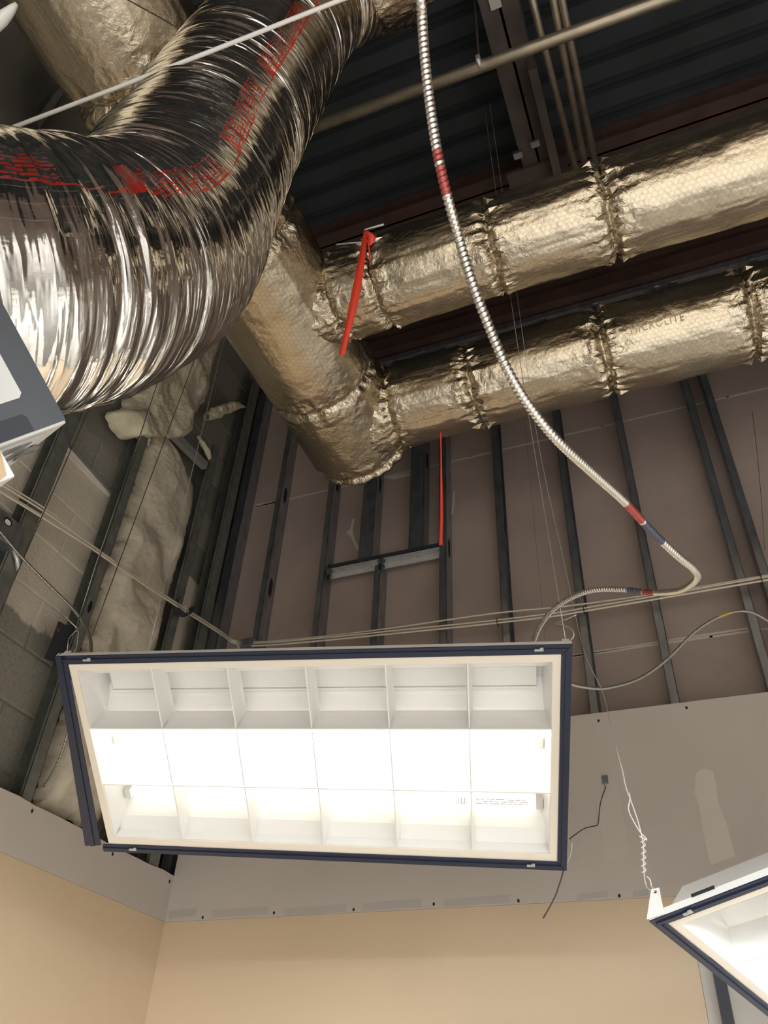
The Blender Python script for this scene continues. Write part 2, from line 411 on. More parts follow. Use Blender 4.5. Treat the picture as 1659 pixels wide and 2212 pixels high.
# open web truss angle beside the beam
mb = MB(); mb.box((-0.128, 1.64, DECK - 0.52), (-0.088, 2.26, DECK - 0.40)); mb.build('strut_channel', MT['brownsteel'], ceil)
mb = MB(); mb.box((-0.36, 2.14, DECK - 0.43), (-0.05, 2.32, DECK - 0.405)); mb.build('gusset_plate', MT['brownsteel'], ceil)
for px, py in ((1119, 337), (1156, 312)):
    p = on_z(px, py, DECK - 0.44); mb = MB(); mb.box(p - (0.022, 0.016, 0.0), p + (0.022, 0.016, 0.03)); mb.build('beam_clip', MT['stud'], ceil)
p = on_z(1069, 4, DECK - 0.42); mb = MB(); mb.box(p - (0.025, 0.035, 0), p + (0.025, 0.03, 0.004)); mb.build('paper_tag', MT['whitecard'], ceil)

# ---- back wall
mb = MB(); mb.box((XL - 0.5, YB + 0.016, 0), (XR + 0.1, YB + 0.12, DECK)); wb = tag(mb.build('wall_back', MT['seam']), kind='structure')
zj = [EYE + 0.42, EYE + 1.705, EYE + 2.985, EYE + 3.95, DECK]
xcols = [-2.8, -0.55, 1.9, XR + 0.1]
for i in range(len(zj) - 1):
    for k in range(len(xcols) - 1):
        mb = MB(); g = 0.0035
        x1 = xcols[k + 1] - (0 if k == 2 else 0.001)
        mb.box((xcols[k], YB, zj[i] + g), (x1, YB + 0.0155, zj[i + 1] - g)); mb.build('gypsum_board', MT['board'], wb)
for z_ in zj[1:4]:
    x_ = -2.75
    while x_ < XR:
        l_ = random.uniform(0.25, 0.8); h_ = random.uniform(0.0035, 0.006)
        mb = MB(); mb.box((x_, YB - 0.0012, z_ - h_), (min(XR, x_ + l_), YB + 0.002, z_ + random.uniform(0.003, 0.0055))); mb.build('joint_filler', MT['seam'], wb); x_ += l_ * 0.98
# drywall skin below
gap = 0.0
mb = MB(); mb.box((XL, D, ZB), (XR, D + 0.0155, ZT)); tag(mb.build('drywall_panel', MT['drywall'], wb), label='bare grey drywall strip above the tan paint')
mb = MB(); mb.box((XL, D, 0), (-0.157, D + 0.0155, ZB - 0.0008)); tag(mb.build('painted_drywall', MT['tan'], wb), label='tan painted drywall of the back wall')
mb = MB(); mb.box((-0.156, D, 0), (XR, D + 0.0155, ZB - 0.0008)); tag(mb.build('painted_drywall', MT['greypanel'], wb), label='light grey painted drywall behind the right fixture')

def cstud(x, ztop, zbot, web='right', wflange=0.033, depth=0.088, y0=YS, parent=wb, name='metal_stud', holes=(), t=0.0016):
    """steel C stud: face flange, web, back flange and lips; x = left edge of the face flange"""
    mb = MB()
    xa, xb = x, x + wflange
    mb.box((xa, y0, zbot), (xb, y0 + t, ztop)); mb.box((xa, y0 + depth - t, zbot), (xb, y0 + depth, ztop))
    xw = (xb - t, xb) if web == 'right' else (xa, xa + t)
    xl = (xa, xa + t) if web == 'right' else (xb - t, xb)
    mb.box((xw[0], y0, zbot), (xw[1], y0 + depth, ztop))
    mb.box((xl[0], y0, zbot), (xl[1], y0 + 0.010, ztop)); mb.box((xl[0], y0 + depth - 0.010, zbot), (xl[1], y0 + depth, ztop))
    o = mb.build(name, MT['stud'], parent)
    for hz in holes:                                         # punched knock-out, dark oval with a rolled lip
        hb = MB(); pts = []
        for k in range(14):
            a = 2 * math.pi * k / 14
            pts.append((xb + 0.0006, y0 + depth * 0.5 + 0.016 * math.cos(a), hz + (0.036 * math.sin(a) + (0.02 if math.sin(a) > 0 else -0.02))))
        hb.prism(pts, (0.0006, 0, 0)); hb.build('knockout_hole', MT['blackslot'], o)
    return o
ZTOP = EYE + 3.86
def xat(px, py): return on_y(px, py, YS)[0]
def zat(px, py, Y=YS): return on_y(px, py, Y)[2]
cstud(xat(1600.5, 1285), ZTOP, 0, 'left', 0.033)
cstud(xat(1402.5, 1285), ZTOP, 0, 'left', 0.033)
cstud(xat(1243, 1285), ZTOP, 0, 'left', 0.033)
cstud(xat(1081, 1285), ZTOP, 0, 'left', 0.033)
cstud(xat(949, 1285), ZTOP, 0, 'right', 0.035, holes=(zat(970, 1183, YS + 0.04),))
zh = zat(830, 1208); 
cstud(xat(806, 1285), zh - 0.03, 0, 'right', 0.030)
cstud(xat(683, 1285), ZTOP, 0, 'right', 0.030, holes=(zat(708, 1237, YS + .04), zat(725, 1045, YS + .04)))
cstud(xat(561, 1285), ZTOP, 0, 'right', 0.030, holes=(zat(588, 1268, YS + .04), zat(622, 1068, YS + .04)))
cstud(xat(470, 1285), ZTOP, 0, 'right', 0.055)
cstud(0.34, ZTOP, 0, 'left', 0.033); cstud(0.75, ZTOP, 0, 'left', 0.033); cstud(1.16, ZTOP, 0, 'left', 0.033)
# cripple studs over the header, set against the brown board
xa = xat(776, 1180); cstud(xa, ZTOP, zh + 0.035, 'right', 0.075, holes=(zat(808, 1048, YS + .04),))
xa = xat(883, 1160); cstud(xa, ZTOP, zh + 0.035, 'right', 0.075, holes=(zat(912, 995, YS + .04),))
# header track: dark top lip and pale galvanised trough between studs
xh0, xh1 = xat(709, 1225), xat(950, 1180)
mb = MB(); mb.box((xh0, YS, zh + 0.016), (xh1, YS + 0.088, zh + 0.034)); mb.build('header_track', MT['blackplastic'], wb)
xm = xat(822, 1200)
for x0, x1 in ((xh0 + 0.012, xm - 0.012), (xm + 0.016, xh1 - 0.002)):
    mb = MB(); zc = zh - 0.02
    mb.box((x0, YS + 0.020, zc - 0.022), (x1, YS + 0.024, zc + 0.034)); mb.box((x0, YS + 0.004, zc + 0.028), (x1, YS + 0.088, zc + 0.032))
    mb.box((x0, YS + 0.0, zc - 0.004), (x1, YS + 0.02, zc - 0.001)); mb.build('track_channel', MT['galv'], wb)
for x0 in (xh0 - 0.004, xm - 0.010):
    mb = MB(); mb.box((x0, YS - 0.003, zh - 0.075), (x0 + 0.028, YS + 0.002, zh + 0.01)); c_ = mb.build('track_clip', MT['stud'], wb)
    mb = MB(); mb.box((x0 + 0.006, YS - 0.005, zh - 0.065), (x0 + 0.018, YS - 0.003, zh - 0.03)); mb.build('clip_hole', MT['blackslot'], c_)
# wall top: track, red beam
mb = MB(); mb.box((XL - 0.2, YS - 0.004, ZTOP), (XR, YB, ZTOP + 0.04)); mb.build('top_track', MT['stud'], wb)
mb = MB(); mb.box((XL - 0.2, YS - 0.05, ZTOP + 0.06), (XR, YB - 0.002, ZTOP + 0.17)); mb.build('red_beam', MT['redsteel'], wb)
mb = MB(); mb.box((XL - 0.2, YS - 0.05, ZTOP + 0.22), (XR, YB - 0.002, ZTOP + 0.50)); mb.build('red_beam', MT['redsteel'], wb)

# compound left in the board joints, torn paper
def yplate(name, pts, Y, m, parent, t=0.0012):
    mb = MB(); mb.prism([on_y(a, b, Y) for a, b in pts], (0, -t, 0)); return mb.build(name, m, parent)
yplate('compound_smear', [(536, 1098), (560, 1094), (600, 1086), (598, 1083), (575, 1086), (556, 1089), (545, 1094)], YB, MT['seam'], wb)
yplate('compound_smear', [(748, 1152), (757, 1142), (762, 1120), (766, 1122), (762, 1144), (764, 1158), (776, 1188), (770, 1187), (758, 1160)], YB, MT['seam'], wb)
yplate('compound_smear', [(975, 1110), (980, 1060), (983, 1063), (979, 1112)], YB, MT['seam'], wb)
yplate('compound_smear', [(826, 1032), (886, 1022), (886, 1027), (850, 1036)], YB, MT['seam'], wb)
yplate('compound_smear', [(1237, 1414), (1440, 1382), (1440, 1386), (1237, 1419)], YB, MT['seam'], wb)
yplate('compound_smear', [(1445, 1381), (1625, 1354), (1625, 1358), (1445, 1385)], YB, MT['seam'], wb)
# drywall finishing on the grey strip: bare tape between skim patches, screw holes, fill patches
for a in ((365, 425, 1976, 1969), (459, 578, 1974, 1966), (613, 748, 1971, 1961), (784, 911, 1959, 1951), (958, 1100, 1951, 1942), (1246, 1313, 1938, 1931), (1367, 1400, 1932, 1927)):
    x0, x1, y0, y1 = a; h = 17 if x0 < 1200 else 14
    yplate('joint_tape', [(x0, y0 - h / 2), (x1, y1 - h / 2), (x1, y1 + h / 2), (x0, y0 + h / 2)], D, MT['tape'], wb, 0.0006)
for a, b in ((438, 1982), (764, 1965), (592, 1972), (937, 1953), (1120, 1946), (1338, 1935), (1293, 1557), (1483, 1529)):
    q = on_y(a, b, D); mb = MB(); mb.prism([q + (0.0045 * math.cos(t), 0, 0.006 * math.sin(t)) for t in np.linspace(0, 2 * math.pi, 9)[:-1]], (0, -0.0015, 0)); mb.build('screw_hole', MT['blackslot'], wb)
def blob(pts): return [p for p in pts]
yplate('compound_patch', [(1503, 1672), (1512, 1664), (1528, 1661), (1540, 1666), (1546, 1690), (1552, 1735), (1570, 1780), (1588, 1850), (1535, 1868), (1520, 1800), (1510, 1740), (1500, 1710)], D, MT['mud'], wb, 0.0005)
yplate('compound_patch', [(1290, 1680), (1300, 1668), (1325, 1664), (1336, 1700), (1350, 1780), (1358, 1850), (1308, 1860), (1300, 1800), (1290, 1740)], D, mat('compound_thin', (0.55, 0.50, 0.435), 0.85), wb, 0.0005)

# ---- left wall
mb = MB(); mb.box((XC - 0.20, YF, 0), (XC - 0.0045, YB + 0.05, DECK)); wl = tag(mb.build('wall_left', MT['block']), kind='structure')
course = [1.225 + 0.2146 * i for i in range(-2, 17)]
bme = None
hh = 0.2146 - 0.008; ll = 0.43 - 0.008
def block_mesh(l, h):
    import bmesh
    bm = bmesh.new(); bmesh.ops.create_cube(bm, size=1)
    for v in bm.verts: v.co.x *= 0.05; v.co.y *= l; v.co.z *= h
    bmesh.ops.bevel(bm, geom=[e for e in bm.edges if all(v.co.x > 0 for v in e.verts)], offset=0.004, segments=1, affect='EDGES')
    me = bpy.data.meshes.new('concrete_block'); bm.to_mesh(me); bm.free(); me.materials.append(MT['block']); return me
bme = block_mesh(ll, hh)
for i, zc in enumerate(course):
    yy = 3.0 - (0.215 if i % 2 else 0.0)
    while yy > (0.2 if zc < 3.2 else -0.9):
        o = link('concrete_block', bme, None, wl, (XC - 0.025 + random.uniform(-0.003, 0.002), yy - 0.215, EYE + zc + 0.1073)); yy -= 0.43
# left drywall: rough top edge
import bmesh
def ragged_panel(name, z0, z1, m, amp):
    n = 90; ys = np.linspace(YF, D, n)
    tops = np.array([z1 + amp * (vnoise(np.array([k * 0.7]), np.array([0.5]), 5)[0] - 0.5) + amp * 0.5 * random.uniform(-1, 1) for k in range(n)])
    mb = MB(); mb.prism([(XL, YF, z0), (XL, D, z0)] + [(XL, ys[k], tops[k]) for k in range(n - 1, -1, -1)], (-0.0155, 0, 0)); return mb.build(name, m, wl)
tag(ragged_panel('drywall_panel', ZB + 0.001, ZTL, MT['drywall'], 0.008), label='bare grey drywall strip with a rough cut top edge')
mb = MB(); mb.box((XL - 0.0155, YF, 0), (XL, 1.25, ZB)); tag(mb.build('dark_reflection_panel', MT['darkpanel'], wl), label='unseen dark panel added to the left wall for the flexible duct to reflect')  # unseen panel, added to give the flexible duct a dark reflection
mb = MB(); mb.box((XL - 0.0155, 1.251, 0), (XL, D, ZB)); tag(mb.build('painted_drywall', MT['tan'], wl), label='tan painted drywall of the left wall')
for a, b in ((69, 1752), (243, 1845), (366, 1904)):
    q = on_x(a, b, XL); mb = MB(); mb.prism([q + (0, 0.005 * math.cos(t), 0.007 * math.sin(t)) for t in np.linspace(0, 2 * math.pi, 9)[:-1]], (0.0015, 0, 0)); mb.build('screw_hole', MT['blackslot'], wl)
def lstud(ya, wf, ztop, web_far=True, depth=0.064, holes=()):
    mb = MB(); t = 0.0016; x1 = XS; x0 = XS - depth; yb = ya + wf; zb = 0.0
    mb.box((x1 - t, ya, zb), (x1, yb, ztop)); mb.box((x0, ya, zb), (x0 + t, yb, ztop))
    yw = (yb - t, yb) if web_far else (ya, ya + t); yl = (ya, ya + t) if web_far else (yb - t, yb)
    mb.box((x0, yw[0], zb), (x1, yw[1], ztop)); mb.box((x1 - 0.012, yl[0], zb), (x1, yl[1], ztop))
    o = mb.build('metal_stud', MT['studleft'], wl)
    for hz in holes:
        hb = MB(); hb.prism([(XS + 0.0004, ya + wf * 0.55 + 0.010 * math.cos(a), hz + 0.03 * math.sin(a)) for a in np.linspace(0, 2 * math.pi, 13)[:-1]], (0.0006, 0, 0)); hb.build('knockout_hole', MT['blackslot'], o)
    return o
def yl_(px, py): return on_x(px, py, XS)[1]
y1a = yl_(100, 1000); y1b = yl_(134, 1000)
lstud(y1a, max(0.03, y1b - y1a), EYE + 3.9)
y2a = yl_(285, 1000); y2b = yl_(322, 975); lstud(y2a, 0.05, EYE + 2.72, holes=(on_x(193, 1310, XS)[2],))
y3a = yl_(403, 1200); lstud(y3a, yl_(419, 1200) - y3a, EYE + 3.05)
lstud(yl_(466, 1200), 0.07, EYE + 3.9)
lstud(0.9, 0.035, EYE + 3.9); lstud(0.45, 0.035, EYE + 3.9)
# flashing strip where the block paint stops
mb = MB(); mb.box((XC, y1b + 0.01, EYE + 2.288), (XC + 0.012, y2a + 0.02, EYE + 2.318)); mb.build('flashing_strip', MT['cream'], wl)
mb = MB(); mb.obox(on_x(152, 972, XC + 0.01), on_x(245, 1078, XC + 0.01) - on_x(152, 972, XC + 0.01), (0.006, 0, 0), (0, 0, 0.018)); mb.build('flashing_strip', MT['wirelight'], wl)

# ---- the other walls of the room (behind the camera and to the right)
mb = MB(); mb.box((XR, YF, 0), (XR + 0.15, YB + 0.1, 3.0)); wr = tag(mb.build('wall_right', MT['rightwall']), kind='structure')
mb = MB(); mb.box((XR, YF, 3.0), (XR + 0.15, YB + 0.1, DECK)); mb.build('upper_board', MT['board'], wr)
mb = MB(); mb.box((XL - 0.6, YF - 0.15, 0), (XR + 0.1, YF, 3.0)); wf_ = tag(mb.build('wall_front', MT['rearwall']), kind='structure')
mb = MB(); mb.box((XL - 0.6, YF - 0.15, 3.0), (XR + 0.1, YF, DECK)); mb.build('upper_board', MT['board'], wf_)

# ================================================================== INSULATED DUCTS
ZD = EYE + 2.45
TX, TR = -1.129, 0.228
def duct_part(name, p0, p1, R, seams, parent, ns, nt, seed, ends=(1.0, 1.0), bulge=0.010, cap=False, flare=0.0):
    p0, p1 = np.asarray(p0, float), np.asarray(p1, float); Ln = np.linalg.norm(p1 - p0); ax = (p1 - p0) / Ln
    s = np.linspace(0, Ln, ns); th = np.linspace(0, 2 * np.pi, nt, endpoint=False)
    e1 = np.array([0, 0, 1.0]); e2 = np.cross(ax, e1)
    S, T = np.meshgrid(s, th, indexing='ij')
    r = np.full_like(S, R)
    ta = T / (2 * np.pi)
    r += 0.0045 * (vnoise(S * 5, ta * 7, seed, 7) - 0.5) * 2
    r += 0.0018 * (vnoise(S * 18, ta * 22, seed + 1, 22) - 0.5) * 2
    r += 0.0012 * (ridge(vnoise(S * 60, ta * 70, seed + 2, 70)) - 0.5)
    cr = np.zeros_like(S)
    # long soft folds running with the duct
    r += 0.0032 * (ridge(vnoise(S * 2.2, ta * 20, seed + 3, 20)) - 0.5) + 0.0016 * (ridge(vnoise(S * 7 + 4 * ta, ta * 44, seed + 4, 44)) - 0.5)
    for k, (s0, dep) in enumerate(seams):
        wob = s0 + 0.012 * (vnoise(ta * 6, ta * 0, seed + 20 + k, None) - 0.5) * 2 * np.sin(T) 
        d = S - wob
        r -= dep * np.exp(-(d / 0.016) ** 2) + dep * 0.7 * np.exp(-np.abs(d) / 0.05)
        side = np.where(d > 0, 1, 0)
        fr = 24
        pl = np.where(d > 0, ridge(vnoise(S * 0 + 3, ta * fr, seed + 40 + k, fr)), ridge(vnoise(S * 0 + 9, ta * fr, seed + 41 + k, fr)))
        pl2 = np.where(d > 0, ridge(vnoise(S * 30, ta * 46, seed + 50 + k, 46)), ridge(vnoise(S * 30, ta * 46, seed + 51 + k, 46)))
        env = np.exp(-np.abs(d) / 0.040) * (1 - np.exp(-(d / 0.006) ** 2))
        r += dep * env * (1.5 * (pl - 0.45) + 0.6 * (pl2 - 0.5))
        cr = np.maximum(cr, np.exp(-np.abs(d) / 0.055))
    r += flare * np.exp(-S / 0.10)
    cr = np.maximum(cr, np.exp(-S / 0.10) * ends[0]); cr = np.maximum(cr, np.exp(-(Ln - S) / 0.10) * ends[1])
    r += cr * 0.010 * (ridge(vnoise(S * 32, ta * 38, seed + 7, 38)) - 0.5)
    V = p0 + S[..., None] * ax + r[..., None] * (np.cos(T)[..., None] * e1 + np.sin(T)[..., None] * e2)
    if cap:
        rows = [V]; 
        for f in (0.97, 0.9, 0.6, 0.02):
            rr = r[-1] * f
            rows.append((p1 + ax * (0.006 if f < 0.95 else 0.014) + rr[:, None] * (np.cos(th)[:, None] * e1 + np.sin(th)[:, None] * e2))[None])
        V = np.concatenate(rows, 0); s = np.r_[s, s[-1] + np.array([0.01, 0.03, 0.1, 0.22])]
        cr = np.concatenate([cr] + [np.full((1, nt), 0.4)] * 4, 0)
    # anchor to the system root
    return grid_mesh(name, V, MT['foil'], parent, True, (s, np.r_[th, 2 * np.pi] * R), cr), r
def pleats(p0, ax, R, s0, dep, parent, seed, n=26):
    """pinched foil leaves standing on both sides of a taped seam"""
    g = np.random.default_rng(seed); p0 = np.asarray(p0, float); ax = np.asarray(ax, float)
    e1 = np.array([0, 0, 1.0]); e2 = np.cross(ax, e1); mb = MB()
    def pt(s, t, r): return p0 + ax * s + r * (math.cos(t) * e1 + math.sin(t) * e2)
    for side in (-1, 1):
        for k in range(n):
            if g.random() < 0.22: continue
            t = 2 * math.pi * (k + g.uniform(-0.35, 0.35)) / n; l = g.uniform(0.022, 0.062); w_ = g.uniform(0.006, 0.015) / R; h_ = g.uniform(0.006, 0.020)
            sk = g.uniform(-0.25, 0.25) * l / R; rb = R - dep * 0.9
            a = pt(s0 + side * 0.002, t, rb + 0.004); tip = pt(s0 + side * l, t + sk, R + 0.0015 - dep * 0.15)
            m0 = pt(s0 + side * l * 0.42, t + sk * 0.4 - w_, R - dep * 0.40 + 0.0015); m1 = pt(s0 + side * l * 0.42, t + sk * 0.4 + w_, R - dep * 0.40 + 0.0015); top_ = pt(s0 + side * l * g.uniform(0.3, 0.5), t + sk * 0.4 + g.uniform(-0.5, 0.5) * w_, R - dep * 0.4 + h_)
            mb.add([a, m0, tip, m1, top_], [(0, 1, 4), (1, 2, 4), (2, 3, 4), (3, 0, 4)])
    o = mb.build('seam_pleats', MT['pleat'], parent); o['kind'] = 'stuff'; return o
duct = tag(empty('insulated_duct', (TX, 0.9, ZD)), 'large foil wrapped main duct with three foil wrapped branches crossing under the dark deck', 'duct')
Y0, Y1, Y2 = 0.588, 1.54, 2.116
R0_, R1_, R2_ = 0.160, 0.160, 0.171
duct_part('main_duct', (TX, -0.9, ZD), (TX, 2.285, ZD), TR, [(1.52, 0.02), (2.08, 0.016), (2.76, 0.012), (3.165, 0.012)], duct, 620, 260, 100, (0, 0.5), cap=True)
def branch(Y, R, x0, x1, seams, seed, flare=0.02, ns=560):
    for i, (sx, d) in enumerate(seams): pleats((0, Y, ZD), (1, 0, 0), R, sx, d, duct, seed + i)
    return duct_part('branch_duct', (x0, Y, ZD), (x1, Y, ZD), R, [(sx - x0, d) for sx, d in seams], duct, ns, 220, seed, (1.0, 0.2), flare=flare)
branch(Y1, R1_, TX + 0.12, 2.4, [(-0.90, 0.014), (-0.735, 0.016), (-0.325, 0.014), (0.058, 0.020), (0.95, 0.02)], 200)
branch(Y2, R2_, TX + 0.12, 2.4, [(-0.90, 0.014), (-0.56, 0.016), (-0.05, 0.020), (0.452, 0.020), (1.3, 0.02)], 300)
branch(Y0, R0_, -0.40, 2.0, [(-0.10, 0.016), (0.6, 0.02)], 400, ns=420)
# faint product name printed on the rear branch
fc = bpy.data.curves.new('lettering', 'FONT'); fc.body = 'MICROLITE'; fc.size = 0.046; fc.space_character = 1.25
fo = bpy.data.objects.new('lettering_tmp', fc); COL.objects.link(fo)
dg = bpy.context.evaluated_depsgraph_get(); me = bpy.data.meshes.new_from_object(fo.evaluated_get(dg)); bpy.data.objects.remove(fo)
me.name = 'printed_lettering'; 
q0 = on_y(1368, 724, Y2 - R2_ * 0.8)
# find the jacket point seen at that pixel: solve the ray/cylinder hit
def cyl_hit(px, py, Y, R):
    r = ray(px, py); a = r[1] ** 2 + r[2] ** 2; b = -2 * (r[1] * Y + r[2] * (ZD - EYE)); c = Y ** 2 + (ZD - EYE) ** 2 - R ** 2
    t = (-b - math.sqrt(max(0, b * b - 4 * a * c))) / (2 * a); p = E0 + r * t
    return p, math.atan2(p[1] - Y, -(p[2] - ZD))
pA, angA = cyl_hit(1364, 722, Y2, R2_); pB, angB = cyl_hit(1478, 688, Y2, R2_)
xs = [v.co.x for v in me.vertices]; wid = max(xs) - min(xs); k = (pB[0] - pA[0]) / wid
RR = R2_ + 0.0045
for v in me.vertices:
    a = angA - v.co.y * k * 1.35 / RR
    v.co = Vector((pA[0] + (v.co.x - min(xs)) * k, Y2 + RR * math.sin(a), ZD - RR * math.cos(a))) - duct.location
me.materials.clear(); tag(link('printed_lettering', me, MT['printtan'], duct), label='faint brown printed word on the rear branch')

# ================================================================== FLEXIBLE DUCT (near, shiny)
RF = 0.20
fp = [at(-620, 560, 1.06), at(-300, 585, 1.07), at(-90, 598, 1.10), at(90, 597, 1.20), at(235, 580, 1.36), at(352, 512, 1.54), at(452, 318, 1.87), at(533, 187, 2.08), at(597, 80, 2.24), at(660, -10, 2.34), at(760, -70, 2.40), at(850, -100, 2.42)]
path, fs = spline(fp, 0.0032)
T_, A_, B_ = frames(path, (0, 0, 1))
nt = 200; th = np.linspace(0, 2 * np.pi, nt, endpoint=False)
S, TH = np.meshgrid(fs, th, indexing='ij'); ta = TH / (2 * np.pi)
pit = 0.034
ph = S / pit - ta + 0.25 * vnoise(S * 9, ta * 5, 61, 5)
rib = np.abs(np.sin(np.pi * ph))
r = RF - 0.0042 * rib * (0.3 + 1.4 * vnoise(S * 14, ta * 4, 65, 4))
amp = 0.35 + 0.9 * vnoise(S * 6, ta * 4, 60, 4)
r += 0.0058 * amp * (ridge(vnoise(S * 62 + 3 * ta, ta * 4, 62, 4)) - 0.5)
r += 0.0020 * amp * (ridge(vnoise(S * 130 + 2 * vnoise(S * 5, ta * 6, 66, 6), ta * 6, 63, 6)) - 0.5)
r += 0.0016 * (ridge(vnoise(S * 30, ta * 24, 67, 24)) - 0.5)
r += 0.012 * (vnoise(S * 4, ta * 3, 64, 3) - 0.5)
V = path[:, None] + r[..., None] * (np.cos(TH)[..., None] * A_[:, None] + np.sin(TH)[..., None] * B_[:, None])
V[..., :] = V
FLEX_V0, FLEX_V1 = 0.0, 0.1
def ang_at(px, py):
    pr = proj(V.reshape(-1, 3)); dep = ((V.reshape(-1, 3) - E0) @ RC.T)[:, 2]
    dd = np.hypot(pr[:, 0] - px, pr[:, 1] - py); ok = np.where(dd < 8)[0]
    if len(ok) == 0: return None
    i = ok[np.argmin(dep[ok])]; return (i // nt, i % nt)
hit = ang_at(120, 395); FLEX_V0 = (hit[1] / nt) * 2 * np.pi * RF
hit2 = ang_at(105, 330); FLEX_V1 = (hit2[1] / nt) * 2 * np.pi * RF
print('FLEX print', FLEX_V0, FLEX_V1, hit, hit2)
MT['flex'] = flex_mat('flex_jacket', (0.68, 0.655, 0.61), 0.11, FLEX_V0, FLEX_V1)
flex = tag(empty('flexible_duct', tuple(path[len(path) // 2])), 'shiny silver wrinkled flexible duct with red printing bending past the top left', 'duct')
grid_mesh('jacket', V, MT['flex'], flex, True, (fs, np.r_[th, 2 * np.pi] * RF))
# crumpled foil collar where it meets the duct at the top
e0 = path[-1]; mb = MB()
ck = [np.array([-0.46, Y0, ZD + 0.02]), np.array([-0.36, Y0, ZD])]
S2, T2 = np.meshgrid(np.linspace(0, 1, 40), np.linspace(0, 2 * np.pi, 120, endpoint=False), indexing='ij')
rr = 0.19 - 0.02 * S2 + 0.012 * (ridge(vnoise(S2 * 6, T2 / (2 * np.pi) * 34, 77, 34)) - 0.5)
cv = np.stack([e0[0] + (S2 - 0.6) * 0.16, e0[1] + rr * np.cos(T2) + (Y0 - e0[1]) * S2, e0[2] + rr * np.sin(T2) + (ZD - e0[2]) * S2], 2)
grid_mesh('foil_collar', cv, MT['foil'], flex, True, (np.linspace(0, 0.16, 40), np.r_[np.linspace(0, 2 * np.pi, 120, endpoint=False), 2 * np.pi] * 0.19), np.ones_like(S2))

